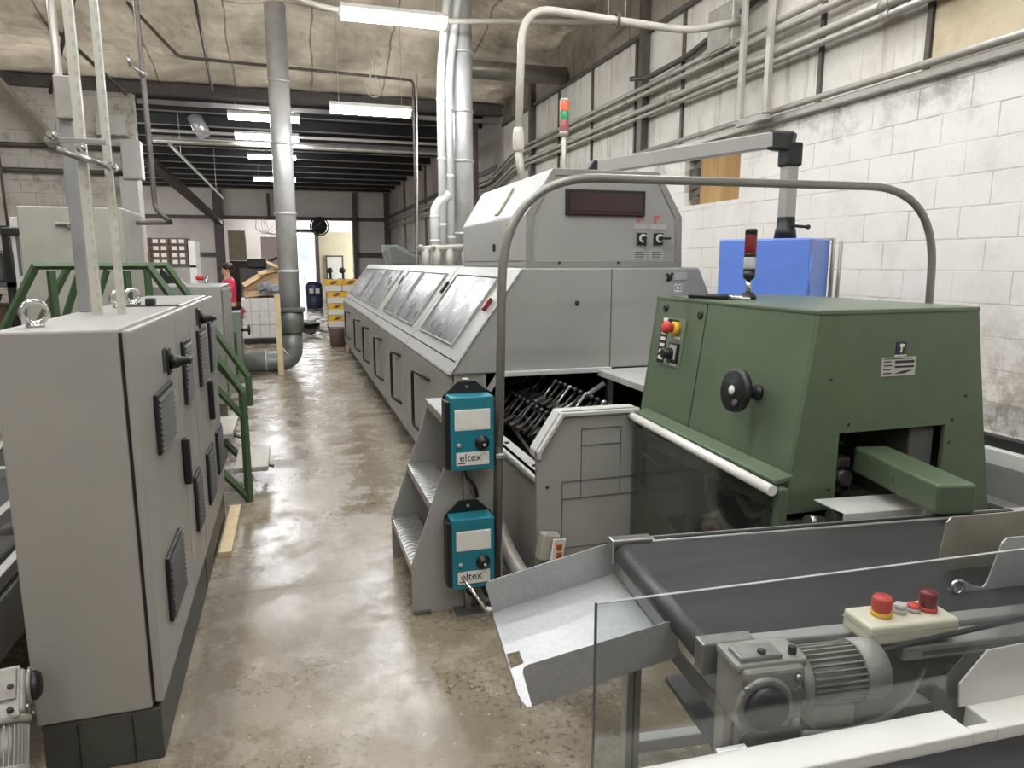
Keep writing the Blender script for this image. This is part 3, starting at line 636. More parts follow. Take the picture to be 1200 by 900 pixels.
# ================================================================== CONTROL CABINETS (left foreground)
def vent(T, door, y0, y1, z0, z1, x):
    f = T.part('vent', MB().box((x, y0, z0), (x+.014, y1, z1), .004), BLACK, door)
    q = MB(); n = max(8, int((z1-z0)/.021))
    for i in range(n):
        z = z0+.01+(z1-z0-.02)*(i+.5)/n
        q.slab([(x+.012, y0+.012, z+.004), (x+.012, y1-.012, z+.004), (x+.022, y1-.012, z-.009), (x+.022, y0+.012, z-.009)], .0025)
    T.part('louvre', q, mat('louvre_grey', (72, 72, 70), .55, var=.05), f)
def cabinet(label, y0, y1, split, vents, handle, switch):
    x0, x1, z0, z1 = -.845, -.475, .19, 1.452
    T = Thing('control_cabinet', label, 'cabinet', ((x0+x1)/2, (y0+y1)/2, 0), 0, 'grey control cabinets beside the aisle')
    T.part('plinth', MB().box((x0+.01, y0+.005, 0), (x1-.012, y1-.005, z0-.004), .006), PLINTH)
    b = MB().box((x0, y0, z0), (x1-.035, y1, z1), .008); T.part('body', b, GREYC)
    for xx in (x0+.11, x1-.1): T.part('plinth_seam', MB().box((xx, y0+.001, .01), (xx+.003, y0+.006, z0-.02)), BLACK)
    doors = []
    for (a, c) in ((y0+.004, split-.004), (split+.004, y1-.004)):
        d = T.part('door', MB().box((x1-.026, a, z0+.015), (x1, c, z1-.004), .007), GREYC); doors.append(d)
        T.part('gasket', MB().box((x1-.036, a+.006, z0+.022), (x1-.025, c-.006, z1-.012)), BLACK)
    for (di, a, c, za, zb) in vents: vent(T, doors[di], a, c, za, zb, x1)
    hy, ha, hb = handle
    T.part('lever_handle', MB().box((x1, hy-.022, ha), (x1+.03, hy+.022, hb), .008), BLACK, doors[0])
    sy, sz = switch
    sw = T.part('main_switch', MB().box((x1, sy-.035, sz-.05), (x1+.008, sy+.035, sz+.05), .003), BLACK, doors[0])
    q = MB().lathe([(.03, 0), (.026, .03), (.02, .035), (.016, .06)], (x1+.008, sy, sz), (1, 0, 0), 16); q.box((x1+.05, sy-.008, sz-.012), (x1+.085, sy+.03, sz+.012), .006)
    T.part('switch_knob', q, BLACK, sw)
    q = MB()
    for i in range(2):
        q.obox((x1+.001, sy-.10+.05*i, sz+.015), (.002, .034, .09))
    T.part('scale_label', q, INK, doors[0])
    return T
cabinet('near grey control cabinet with dark plinth and louvred doors', 2.4, 3.70, 3.24,
        [(0, 2.66, 3.0, .985, 1.20), (0, 2.62, 2.94, .38, .62), (1, 3.36, 3.6, 1.03, 1.31), (1, 3.42, 3.62, .42, .68)], (3.20, .72, .92), (3.02, 1.27))
cabinet('far grey control cabinet behind the near one, with switch and louvred doors', 3.72, 4.8, 4.28,
        [(0, 3.9, 4.2, 1.02, 1.31), (0, 3.92, 4.2, .38, .66), (1, 4.42, 4.7, 1.02, 1.31), (1, 4.42, 4.7, .40, .66)], (4.24, .78, 1.0), (4.07, 1.36))
def eye(label, x, y, z=1.452, r=.034):
    T = Thing('lifting_eye', label, 'lifting ring', (x, y, z), 0, 'lifting eyes on the control cabinets')
    T.part('ring', MB().torus((x, y, z+.012+r), r, .009, (.5, -.9, 0)), CHROME); T.part('collar', MB().lathe([(.026, 0), (.026, .008), (.015, .016)], (x, y, z), n=16), CHROME)
eye('large steel lifting eye at the near left corner of the cabinet top', -.768, 2.55)
eye('steel lifting eye at the far end of the near cabinet top, left of the pair', -.74, 3.56, r=.03)
eye('steel lifting eye behind the pair on the near cabinet top', -.735, 3.83, r=.03)
sb = Thing('steel_strap', 'flat dark strap with a clip lying on the cabinet top', 'strap', (-.6, 3.6, 1.452)); sb.part('bar', MB().box((-.76, 3.60, 1.452), (-.5, 3.63, 1.46), .002), GREYD); sb.part('clip', MB().box((-.64, 3.59, 1.46), (-.6, 3.64, 1.49), .004), BLACK); sb.part('stud', MB().lathe([(.008, 0), (.008, .02)], (-.67, 3.615, 1.46), n=10), STEEL)
# perforated strut posts standing on the cabinet
def strut(label, x, y, wd=.042, z1=6.2):
    T = Thing('perforated_strut', label, 'strut post', (x, y, 1.452), 0, 'strut posts on the control cabinet')
    q = MB(); q.box((x-wd/2, y-.012, 1.452), (x+wd/2, y-.009, z1)); q.box((x-wd/2, y-.009, 1.452), (x-wd/2+.003, y+.012, z1)); q.box((x+wd/2-.003, y-.009, 1.452), (x+wd/2, y+.012, z1))
    T.part('channel', q, STRUT)
strut('left perforated strut post rising from the near cabinet to the roof', -.715, 3.08, .032)
strut('right perforated strut post rising from the near cabinet to the roof', -.640, 3.12, .026)
T = Thing('cable_trunking', 'blue-grey trunking standing behind the left strut post', 'trunking', (-.80, 3.3, 1.452)); T.part('channel', MB().box((-.83, 3.28, 1.452), (-.785, 3.32, 2.35), .004), mat('blue_grey', (146, 147, 146), .45, var=.05)); T.part('cap_box', MB().box((-.835, 3.26, 2.2), (-.775, 3.33, 2.36), .006), PIPE)
pipe('grey vertical conduit left of the strut posts, behind the tall cabinet', [(-1.84, 7.42, 6.2), (-1.85, 7.42, 3.0), (-1.855, 7.42, .02)], .035, PIPE, .02, name='conduit_pipe')
br = Thing('pipe_bracket', 'steel bracket arms clamping the conduit to the strut posts', 'bracket', (-.72, 3.08, 2.05))
br.part('upper_arm', MB().box((-.82, 3.02, 2.075), (-.62, 3.03, 2.095), .002), STEEL); br.part('lower_arm', MB().tube([(-.78, 3.01, 2.05), (-.62, 3.06, 2.0)], .012), STEEL)
for q in ((-.79, 3.03, 2.1), (-.70, 3.02, 2.06), (-.615, 3.06, 2.0)): br.part('clamp_bolt', MB().lathe([(.018, 0), (.018, .02), (.01, .022), (.01, .05)], q, (0, -1, 0), 8), CHROME)
# ================================================================== things behind the cabinets
tc = Thing('switch_cabinet', 'tall plain grey switchgear cabinet behind the green footbridge', 'cabinet', (-1.7, 7.0, 0))
tc.part('body', MB().box((-2.0, 6.5, .05), (-1.27, 7.3, 2.085), .01), mat('olive_grey_paint', (150, 149, 138), .45, var=.04)); tc.part('side_rail', MB().box((-2.06, 6.52, .05), (-2.0, 7.2, 2.0), .006), GREYL)
for (a, b_) in ((1.05, 1.5), (1.55, 1.9)): tc.part('side_panel', MB().box((-2.03, 6.512, a), (-2.01, 6.52, b_)), GREYD)
q = MB().box((-1.74, 6.47, 1.94), (-1.62, 6.5, 1.962), .005); q.tube([(-1.66, 6.47, 1.94), (-1.58, 6.49, 1.88)], .006); tc.part('door_handle', q, STEEL)
tc.part('latch', MB().box((-2.12, 6.49, 1.86), (-2.0, 6.53, 1.92), .01), BLACK)
lr = Thing('tool_rack', 'dark rack hung with hoses at the left edge behind the tall cabinet', 'rack', (-2.9, 7.2, 0))
for (x, y) in ((-3.5, 6.9), (-2.25, 6.9), (-3.5, 7.5), (-2.25, 7.5)): lr.part('post', MB().box((x, y, 0), (x+.05, y+.05, 1.95)), BLACK)
for z in (.5, 1.0, 1.45, 1.9): lr.part('shelf', MB().box((-3.5, 6.9, z), (-2.2, 7.55, z+.04)), GREYD)
for i in range(4): lr.part('hose', MB().tube(arc([(-2.9+.18*i, 6.88, 1.9), (-2.92+.16*i, 6.85, 1.3), (-2.7+.12*i, 6.85, .9), (-2.5+.1*i, 6.88, 1.4)], .2, 6), .018, 8), RUBBER)
for i, z in enumerate((.54, 1.04, 1.49)):
    single('storage_bin', ['brown bin on the lowest rack shelf', 'brown bin on the middle rack shelf', 'grey bin on the top rack shelf'][i], 'bin', MB().box((-2.7, 7.0, z), (-2.3, 7.4, z+.26), .02), CARDB if i < 2 else GREYD, (-2.5, 7.2, z), 'bins on the dark rack')
# green footbridge
fb = Thing('footbridge', 'green tubular footbridge with stair treads crossing behind the cabinets', 'footbridge', (-1.1, 5.45, 0))
for y in (5.1, 5.8):
    r_ = fb.part('handrail', MB().tube([(-2.05, y, .62), (-1.50, y, 1.63), (-.87, y, 1.63), (-.355, y, .78), (-.355, y, .55 if y > 5.5 else 0)], .028, 4), GREENR)
    fb.part('lower_rail', MB().tube([(-.78, y, 1.16), (-.37, y, .62)], .024, 4), GREENR)
    for x in (-1.42, -1.0): fb.part('upright', MB().tube([(x, y, .55), (x, y, 1.6)], .026, 4), GREENR)
    fb.part('brace', MB().tube([(-1.52, y, .9), (-1.26, y, 1.6)], .022, 4), GREENR)
    fb.part('stringer', MB().tube([(-.9, y, .7), (-.36, y, .03)], .026, 4), GREENR)
    fb.part('stringer', MB().tube([(-1.6, y, .7), (-2.15, y, .03)], .026, 4), GREENR)
fb.part('platform', MB().box((-1.62, 5.08, .66), (-.88, 5.82, .72), .005), GREYD)
for (x, z) in ((-.32, .20), (-.54, .45), (-1.98, .2), (-1.76, .45)): fb.part('tread', MB().box((x-.13, 5.14, z), (x+.10, 5.76, z+.035), .005), mat('worn_tread', (168, 164, 152), .5, var=.12, scale=12))
for (x, z) in ((-.30, .2), (-.52, .45)): fb.part('tread_bracket', MB().tube([(x+.02, 5.76, z-.02), (x+.04, 5.76, z-.12), (x+.1, 5.76, z-.14)], .015, 4), GREYD)
p3_ = Thing('machine_guard', 'tall worn grey guard box behind the far control cabinet', 'machine', (-.8, 6.3, 0))
p3_.part('body', MB().box((-1.0, 5.9, .55), (-.52, 6.75, 1.475), .01), GREY2); p3_.part('foot', MB().box((-.95, 6.0, 0), (-.6, 6.7, .55), .01), GREYD); p3_.part('side_plate', MB().box((-.518, 5.95, .6), (-.51, 6.7, 1.44), .003), GREY2)
gp = Thing('switch_pedestal', 'slim green pedestal with a black knob beside the pallet', 'pedestal', (-.74, 10.7, 0))
gp.part('body', MB().box((-.98, 10.5, 0), (-.70, 10.9, .98), .012), mat('grey_green', (112, 120, 108), .45, var=.06)); gp.part('front_panel', MB().box((-.93, 10.492, .1), (-.76, 10.5, .7)), GREEND)
q = MB().cyl((-.70, 10.65, .72), (-.6, 10.65, .72), .022); q.lathe([(.02, 0), (.075, .01), (.075, .03), (.02, .04)], (-.62, 10.65, .72), (1, 0, 0)); gp.part('knob', q, BLACK)
def console(label, x, y, z0, z1, w_, m):
    T = Thing('slanted_console', label, 'console', (x, y, 0)); T.part('base', MB().box((x-w_/2, y, 0), (x+w_/2, y+.6, z0), .02), GREY2)
    T.part('desk', MB().prism([(x-w_/2, z0), (x+w_/2, z0), (x+w_/2-.12, z0+.1), (x-w_/2+.05, z1)], 'xz', y+.05, y+.55, .01), m)
    T.part('screen', MB().slab([(x-w_/2+.1, y+.045, z1-.06), (x-w_/2+.03, y+.045, z0+.12), (x+.02, y+.045, z0+.12), (x-.02, y+.045, z0+.24)], .008), BLACK)
    T.part('top_edge', MB().tube([(x-w_/2+.05, y+.05, z1), (x+w_/2-.12, y+.05, z0+.1)], .014, 6), GREYL)
console('dark slanted console under the green handrail', -1.62, 8.2, 1.25, 1.62, .8, GREYD)
console('grey slanted console beside the red and white parts', -1.25, 8.9, 1.2, 1.66, .5, GREYL)
ws = Thing('white_hopper', 'white triangular sheet hopper behind the right strut post', 'hopper', (-2.1, 9.5, 0)); ws.part('sheet', MB().prism([(-2.35, 1.6), (-1.75, 1.6), (-2.35, 2.2)], 'xz', 9.5, 10.1, .01), WHITE); ws.part('stand', MB().box((-2.3, 9.55, 0), (-1.8, 10.05, 1.6), .02), GREY2)
gb = Thing('bench_grinder', 'small red and black machine with chrome wheel beside the far console', 'machine', (-1.15, 10.4, 0))
gb.part('stand', MB().box((-1.3, 10.3, 0), (-1.0, 10.6, 1.25), .02), GREYD); gb.part('motor', MB().lathe([(.02, 0), (.032, .02), (.032, .09), (.02, .1)], (-1.22, 10.45, 1.45), (1, 0, 0)), RED); gb.part('wheel', MB().lathe([(.07, 0), (.07, .03)], (-1.1, 10.45, 1.40), (1, 0, 0)), CHROME); gb.part('support', MB().box((-1.2, 10.35, 1.25), (-1.08, 10.55, 1.38), .01), BLACK)
# cartons with white labels on a rack
cr = Thing('carton_rack', 'rack with a white end panel carrying the brown cartons', 'rack', (-2.55, 17.2, 0))
cr.part('shelf', MB().box((-3.2, 16.9, 1.55), (-1.95, 17.7, 1.6)), GREYD); cr.part('end_panel', MB().box((-2.08, 16.9, 0), (-1.94, 17.7, 2.12), .01), WHITE); cr.part('end_panel', MB().box((-3.24, 16.9, 0), (-3.2, 17.7, 1.6)), GREYD)
rows = ['bottom', 'second', 'third', 'top']; cols = ['left', 'middle', 'right']
first = None
for r in range(4):
    for c_ in range(3):
        lab = '%s carton in the %s row of brown cartons on the rack' % (cols[c_], rows[r])
        loc = (-3.0+c_*.36, 17.1, 1.6+r*.145)
        if first is None:
            first = Thing('carton', lab, 'carton', loc, 0, 'brown cartons on the rack', local=True)
            first.part('box', MB().box((-.175, -.15, 0), (.175, .3, .14), .006), CARDB)
            for x in (-.08, .07): first.part('label', MB().box((x-.05, -.153, .03), (x+.05, -.15, .11)), LABELM)
        else:
            e = first.e.copy(); COL.objects.link(e); e.location = loc; e['label'] = lab
            for ch in first.e.children: q = ch.copy(); COL.objects.link(q); q.parent = e
# pallet load of wrapped paper with cardboard on top
pl = Thing('pallet', 'dark pallet under the wrapped white paper stack', 'pallet', (-.5, 15.9, 0))
for y in (15.5, 15.9, 16.3): pl.part('bearer', MB().box((-.98, y, 0), (-.02, y+.1, .09)), BLACK)
pl.part('deck', MB().box((-.98, 15.5, .09), (-.02, 16.4, .12)), GREYD)
ps = Thing('paper_stack', 'white wrapped paper stack on a pallet left of the tall duct', 'paper stack', (-.5, 15.9, .12))
for i in range(3): ps.part('bundle', MB().box((-.99+.01*(i % 2), 15.48, .12+i*.275), (-.0, 16.4, .39+i*.275), .012), PAPER, label='wrapped paper bundle')
q = MB()
for x in (-.82, -.66, -.48, -.30, -.14): q.box((x, 15.474, .13), (x+.012, 15.48, .94))
ps.part('wrap_fold', q, LABELG)
c2 = Thing('cardboard_sheets', 'loose tan cardboard sheets heaped on the paper stack', 'cardboard', (-.5, 15.9, .95))
c2.part('sheet', MB().prism([(-.98, .945), (-.95, 1.10), (-.72, 1.27), (-.42, 1.44), (-.12, 1.47), (-.02, 1.30), (0, .945)], 'xz', 15.75, 16.3, .03), CARD)
for (cx, cz, w_, a_) in ((-.72, 1.33, .55, -.55), (-.35, 1.50, .6, -.25), (-.25, 1.56, .5, .45)): c2.part('sheet', MB().obox((cx, 15.95, cz), (w_, .6, .02), Euler((.1, a_, .1)).to_matrix(), .004), CARD)
c2.part('sheet', MB().obox((-.62, 15.62, 1.05), (.62, .3, .02), Euler((.5, -.12, .05)).to_matrix(), .004), mat('cardboard_dark', (150, 124, 90), .8, var=.1))
pb = Thing('plastic_heap', 'heap of clear plastic wrap on the paper stack', 'plastic wrap', (-.3, 15.6, .95)); pb.part('folds', heap('', '', '', (-.32, 15.65, 1.02), 26, (.3, .12, .16), POLY, (.08, .25)), POLY)
wp = single('wooden_post', 'pale wooden board standing upright beside the tall duct', 'board', MB().box((-.25, 11.05, 0), (-.17, 11.09, 1.2), .003), WOOD, (-.21, 11.07, 0))
db = Thing('scrap_pile', 'dark crumpled sheets lying on the aisle floor behind the duct', 'scrap', (.4, 17.6, 0))
for i in range(7): db.part('sheet', MB().obox((.35+.08*math.sin(i*2.1), 17.6+.1*math.cos(i*1.7), .04+i*.04), (.62-.05*i, .5, .016), Euler((.15*math.sin(i), .28*math.cos(i*1.3), i*.5)).to_matrix()), GREYD)
# yellow and white cartons on a pallet
yp = Thing('pallet', 'low dark pallet under the yellow and white cartons', 'pallet', (1.15, 17.9, 0))
for y in (17.6, 17.95, 18.3): yp.part('bearer', MB().box((.82, y, 0), (1.62, y+.1, .09)), BLACK)
yp.part('deck', MB().box((.82, 17.6, .09), (1.62, 18.4, .12)), BROWNS)
rw = ['lowest', 'second', 'third', 'topmost']; first = None
for r in range(4):
    for c_ in range(2):
        lab = '%s yellow-topped white carton, %s side of the stack on the pallet' % (rw[r], ['left', 'right'][c_])
        loc = (1.02+c_*.40-(.06 if r == 3 else 0), 17.8, .12+r*.285)
        if first is None:
            first = Thing('paper_carton', lab, 'carton', loc, 0, 'yellow and white cartons on the pallet', local=True)
            first.part('box', MB().box((-.195, -.17, 0), (.195, .4, .14), .006), LABELM); first.part('lid', MB().box((-.198, -.173, .14), (.198, .403, .275), .006), YELLOW)
            first.part('print_band', MB().slab([(-.1, -.175, .17), (.02, -.175, .17), (.12, -.175, .25), (0, -.175, .25)], .002), CARDB)
        else:
            e = first.e.copy(); COL.objects.link(e); e.location = loc; e['label'] = lab
            for ch in first.e.children: q = ch.copy(); COL.objects.link(q); q.parent = e
sd = Thing('waste_bin', 'small brown bin on the floor at the far end of the long machine', 'bin', (.84, 14.6, 0)); sd.part('bin_body', MB().lathe([(.12, 0), (.15, .03), (.16, .3), (.15, .36)], (.84, 14.6, 0)), CARDB); sd.part('rim', MB().torus((.84, 14.6, .36), .15, .012, (0, 0, 1)), BROWNS)
bk = single('wooden_block', 'pale wooden strip on the floor against the far cabinet plinth', 'wood strip', MB().box((-.47, 4.12, 0), (-.40, 4.95, .035), .003), WOOD, (-.43, 4.5, 0))
# left conveyor behind the cabinets, with motor
lc_ = Thing('side_conveyor', 'aluminium-railed conveyor at the left edge behind the cabinets', 'conveyor', (-1.5, 3.5, 0))
lc_.part('belt', MB().box((-1.95, 2.3, .50), (-1.08, 4.9, .52)), BELT)
for (x, z) in ((-1.06, .50), (-1.16, .62), (-1.98, .52)): lc_.part('rail', MB().box((x-.02, 2.25, z), (x+.02, 4.9, z+.05), .004), ALU)
for y in (2.7, 3.6, 4.5): lc_.part('crossbar', MB().box((-1.9, y, .70), (-1.05, y+.045, .745), .004), ALU); lc_.part('bracket', MB().box((-1.09, y, .5), (-1.05, y+.045, .70), .003), BLACK)
lc_.part('side_plate', MB().box((-1.05, 2.3, .28), (-1.03, 4.9, .48)), GREY2)
for y in (2.4, 3.7, 4.8):
    for x in (-1.9, -1.1): lc_.part('leg', MB().box((x, y, 0), (x+.05, y+.05, .5)), ALU)
# ---------------------------------------------------------------- gear motors
def gearmotor(label, loc, yaw, scale=1., yellow=False, mirror=1):
    """axis of the motor along local +x, output shaft facing local -y"""
    T = Thing('gear_motor', label, 'motor', loc, yaw, None, local=True); T.e.scale = (scale, scale*mirror, scale)
    T.part('gearbox', (lambda q: (q.box((-.105, -.075, -.10), (.075, .075, .075), .016, 3), q.box((-.115, -.06, .06), (.09, .06, .085), .008), q.box((-.10, -.09, -.085), (-.02, -.07, .0), .01), q)[-1])(MB()), CAST)
    q = MB().lathe([(.060, 0), (.060, .028), (.056, .034), (.048, .042), (.03, .047), (.001, .049)], (-.045, -.075, -.02), (0, -1, 0), 24); T.part('shaft_cap', q, BLACK)
    T.part('cap_ring', MB().lathe([(.078, 0), (.078, .01), (.07, .014)], (-.045, -.074, -.02), (0, -1, 0), 28), CAST)
    for (x, z) in ((-.095, .03), (.05, .045), (.05, -.08), (-.095, -.08)): T.part('bolt', MB().lathe([(.012, 0), (.012, .01), (.007, .012)], (x, -.076, z), (0, -1, 0), 6), STEEL)
    q = MB(); q.lathe([(.018, 0), (.018, .006)], (.055, -.075, .0), (0, -1, 0), 16); T.part('plug', q, STEEL)
    T.part('flange', MB().lathe([(.082, 0), (.088, .006), (.088, .026), (.078, .034)], (.07, 0, -.005), (1, 0, 0), 32), CAST)
    T.part('barrel', MB().lathe([(.066, 0), (.066, .17)], (.10, 0, -.005), (1, 0, 0), 32), CAST)
    f = MB(); n = 30
    for i in range(n):
        a = 2*PI*i/n; c, s_ = math.cos(a), math.sin(a)
        f.obox((.185, c*.072, -.005+s_*.072), (.155, .016, .0035), Euler((a, 0, 0)).to_matrix())
    T.part('cooling_fins', f, CAST)
    T.part('fan_cowl', MB().lathe([(.083, 0), (.083, .05), (.078, .075), (.06, .084), (.001, .086)], (.262, 0, -.005), (1, 0, 0), 36), CAST)
    T.part('terminal_box', MB().box((.12, -.055, -.135), (.25, .055, -.07), .01), CAST)
    q = MB().box((-.1, -.05, .08), (.02, .02, .098), .004); T.part('mount_plate', q, STEEL)
    for x in (-.03, .06): T.part('bolt', MB().lathe([(.012, 0), (.012, .02), (.008, .022)], (x, -.03, .085), (0, 0, 1), 6), BLACK)
    if yellow: T.part('warning_label', MB().obox((.30, -.077, .03), (.034, .004, .04), Euler((-.4, 0, 0)).to_matrix()), YELLOW)
    return T
LM_ = gearmotor('gear motor with yellow warning label at the lower left corner', (-.868, 2.27, .37), R(-75), .72, yellow=True, mirror=-1); LM_.e.rotation_euler = (0, R(48), R(-80))

# ================================================================== LONG BINDING MACHINE
BM = Thing('binding_machine', 'long grey binding machine with sloped windows lining the aisle', 'machine', (2.0, 9.0, 0))
secs = [(4.53, 6.372), (6.388, 9.052), (9.068, 14.3)]
prof = [(.955, .92), (1.010, 1.0), (1.461, 1.617), (2.80, 1.617), (3.10, 1.0), (3.10, .92)]
for i, (a, b) in enumerate(secs):
    BM.part('upper_housing', MB().prism(prof, 'xz', a, b, .012), GREY)
    BM.part('lower_housing', MB().box((1.0, a+.02, .1), (3.05 if i else 1.22, b-.01, .92)), GREY2)
    BM.part('toe_kick', MB().box((1.03, a+.1, 0), (1.18, b, .1)), GREYD)
# base band under the window panel, seam
BM.part('panel_seam', MB().box((.951, 4.56, .915), (.96, 14.28, .92)), INK)
q = MB(); sl = Vector((1.461-1.010, 0, .617)).normalized(); nrm = Vector((-.617, 0, .451)).normalized()
def onslope(s, y, off=0.):   # s: distance up the sloped panel from its lower edge
    p = Vector((1.010, y, 1.0))+sl*s+nrm*off; return p
q.slab([onslope(.0, 4.56, -.002), onslope(.0, 14.28, -.002), onslope(.012, 14.28, -.002), onslope(.012, 4.56, -.002)], .004); BM.part('panel_gap', MB().tube([onslope(.002, 4.56, -.003), onslope(.002, 14.28, -.003)], .0065, 8), INK)
for (a, b) in ((6.372, 6.388), (9.052, 9.068)): BM.part('section_gap', MB().prism([(1.0, .1), (.962, .92), (1.016, .996), (1.466, 1.611), (2.79, 1.611), (2.79, .1)], 'xz', a, b), INK)
wins = [(4.86, 6.14), (6.62, 7.72), (7.88, 8.80), (9.4, 10.6), (10.85, 12.1), (12.35, 13.9)]
for (a, b) in wins:
    f = BM.part('window', MB().slab([onslope(.10, a, .0), onslope(.10, b, .0), onslope(.665, b, .0), onslope(.665, a, .0)], -.012, .004), PANE)
    r = MB()
    for (s0, s1, ya, yb) in ((.085, .10, a-.015, b+.015), (.665, .68, a-.015, b+.015), (.10, .665, a-.015, a), (.10, .665, b, b+.015)):
        r.slab([onslope(s0, ya, 0), onslope(s0, yb, 0), onslope(s1, yb, 0), onslope(s1, ya, 0)], -.022, .003)
    BM.part('window_frame', r, GREY, f)
q = MB().slab([onslope(.40, 4.66, 0), onslope(.40, 4.70, 0), onslope(.50, 4.70, 0), onslope(.50, 4.66, 0)], -.03, .005); BM.part('interlock_switch', q, REDD)
for (y, s_) in ((6.3, .47), (8.92, .47)): BM.part('interlock_switch', MB().slab([onslope(s_, y, 0), onslope(s_, y+.05, 0), onslope(s_+.12, y+.05, 0), onslope(s_+.12, y, 0)], -.025, .005), BLACK)
# lower doors with bar handles
doors = [(4.56, 6.37), (6.39, 7.62), (7.64, 9.05), (9.07, 10.5), (10.52, 12.2), (12.22, 14.28)]
hy = [(5.0, 5.7), (6.5, 7.0), (7.9, 8.5), (9.35, 9.9), (10.7, 11.3), (12.5, 13.2)]
for (a, b), (h0, h1) in zip(doors, hy):
    d = BM.part('door', MB().box((.952, a+.004, .13), (1.0, b-.004, .915), .008), GREY2)
    hb = h0+.33*(h1-h0)
    h0_, h1_ = h1-.06, h1
    q = MB().tube(arc([(.95, h0+.15, .79), (.905, h1, .79), (.905, h1, .33), (.95, h0+.15, .33)], .05, 6), .013, 8)
    BM.part('bar_handle', q, BLACK, d)
# end face details
BM.part('end_seam', MB().box((2.112, 4.527, .93), (2.118, 4.532, 1.61)), GREYD)
BM.part('lock', MB().lathe([(.016, 0), (.016, .008), (.008, .01)], (1.86, 4.53, 1.38), (0, -1, 0), 14), INK)
BM.part('opening_lip', MB().box((1.33, 4.50, .895), (2.12, 4.54, .93), .006), GREYL)
BM.part('opening_lip', MB().slab([(1.33, 4.50, .93), (1.33, 4.53, .93), (1.24, 4.53, .80), (1.24, 4.5, .80)], .03), GREY)
q = MB(); q.prism([(1.455, 1.61), (1.47, 1.617), (.985, .955), (.965, .92)][::-1], 'xz', 4.515, 4.53); BM.part('corner_trim', q, GREYL)
# writing and stickers on the end face
BM.part('certificate_sticker', MB().box((2.60, 4.526, 1.53), (2.70, 4.53, 1.585)), LABELG)
q = MB(); 
for (x, z, r) in ((2.565, 1.545, .022), (2.545, 1.565, .012), (2.58, 1.57, .012), (2.55, 1.53, .014)): q.lathe([(r, 0), (r, .001)], (x, 4.527, z), (0, -1, 0), 12)
BM.part('round_emblem', q, INK)
BM.part('mark_sticker', MB().box((2.605, 4.526, 1.445), (2.665, 4.53, 1.5)), LABELM)
BM.part('mark_lettering', text_mesh('CE', .05, face_M((2.635, 4.5255, 1.473), (0, -1, 0))), INK)
# hood on top
HP = [(1.50, 1.617), (2.665, 1.617), (2.655, 1.965), (2.47, 2.265), (1.685, 2.265), (1.50, 1.97)]
BM.part('hood', MB().prism(HP, 'xz', 4.56, 6.37, .012), GREY)
q = MB(); 
inner = [(1.55, 1.665), (2.615, 1.665), (2.605, 1.95), (2.445, 2.22), (1.705, 2.22), (1.55, 1.95)]
for i in range(6):
    a, b = inner[i], inner[(i+1) % 6]; ao, bo = HP[i], HP[(i+1) % 6]
    q.slab([(a[0], 4.548, a[1]), (b[0], 4.548, b[1]), (bo[0], 4.548, bo[1]), (ao[0], 4.548, ao[1])], .016, .003)
BM.part('hood_frame', q, mat('grey_machine_paint_border', (134, 133, 127), .42, var=.04))
dsp = BM.part('display', MB().box((1.775, 4.535, 1.965), (2.36, 4.56, 2.135), .006), BLACK)
BM.part('display_glass', MB().box((1.80, 4.53, 1.995), (2.335, 4.536, 2.115)), DISPLAY, dsp)
BM.part('display_strip', MB().box((1.80, 4.529, 1.977), (2.335, 4.533, 1.981)), REDD, dsp)
for i, x in enumerate((2.345, 2.475)):
    s_ = BM.part('rotary_switch', MB().box((x-.035, 4.54, 1.775), (x+.035, 4.56, 1.855), .004), BLACK)
    BM.part('dial', MB().lathe([(.03, 0), (.03, .006)], (x+.006, 4.54, 1.818), (0, -1, 0), 20), LABELM, s_)
    q = MB().lathe([(.016, 0), (.014, .03)], (x+.006, 4.535, 1.818), (0, -1, 0), 14)
    q.obox((x+.006+(.03 if i else 0), 4.505, 1.818-(0 if i else .02)), (.075 if i else .016, .014, .016 if i else .07), None, .005); BM.part('switch_lever', q, BLACK, s_)
    BM.part('title_plate', MB().box((x-.05-(.015*i), 4.556, 1.88), (x+.045+.02*i, 4.56, 1.915)), LABELG)
    BM.part('notice_plate', MB().box((x-.055, 4.556, 1.655), (x+.045, 4.56, 1.745)), LABELG)
    q = MB()
    for kk in range(4): q.box((x-.045, 4.5545, 1.672+.016*kk), (x+.03-.01*(kk % 2), 4.556, 1.677+.016*kk))
    BM.part('notice_print', q, INK)
    q = MB().box((x-.04, 4.556, 1.955), (x+.01, 4.56, 1.972)); q.box((x-.03, 4.556, 1.925), (x-.014, 4.56, 1.955)); BM.part('warning_print', q, PINKINK)
for x in (1.735, 2.17): BM.part('screw', MB().lathe([(.01, 0), (.01, .006)], (x, 4.55, 1.65), (0, -1, 0), 10), INK)
# hood side fittings
BM.part('latch_plate', MB().box((1.488, 4.98, 1.83), (1.502, 5.06, 1.93), .003), mat('tan_plate', (168, 162, 140), .5, var=.05)); BM.part('latch_slot', MB().box((1.486, 5.30, 1.735), (1.5, 5.35, 1.79), .003), BLACK)
BM.part('side_door_seam', MB().box((1.497, 4.6, 1.66), (1.5005, 6.3, 1.664)), GREYD)
q = MB(); a = Vector((1.52, 5.28, 2.003)); b_ = Vector((1.645, 5.28, 2.203)); nn = Vector((-.295, 0, .185)).normalized()
q.slab([a, a+Vector((0, .09, 0)), b_+Vector((0, .09, 0)), b_], -.014, .003); BM.part('grip', q, mat('tan_plate', (168, 162, 140), .5))
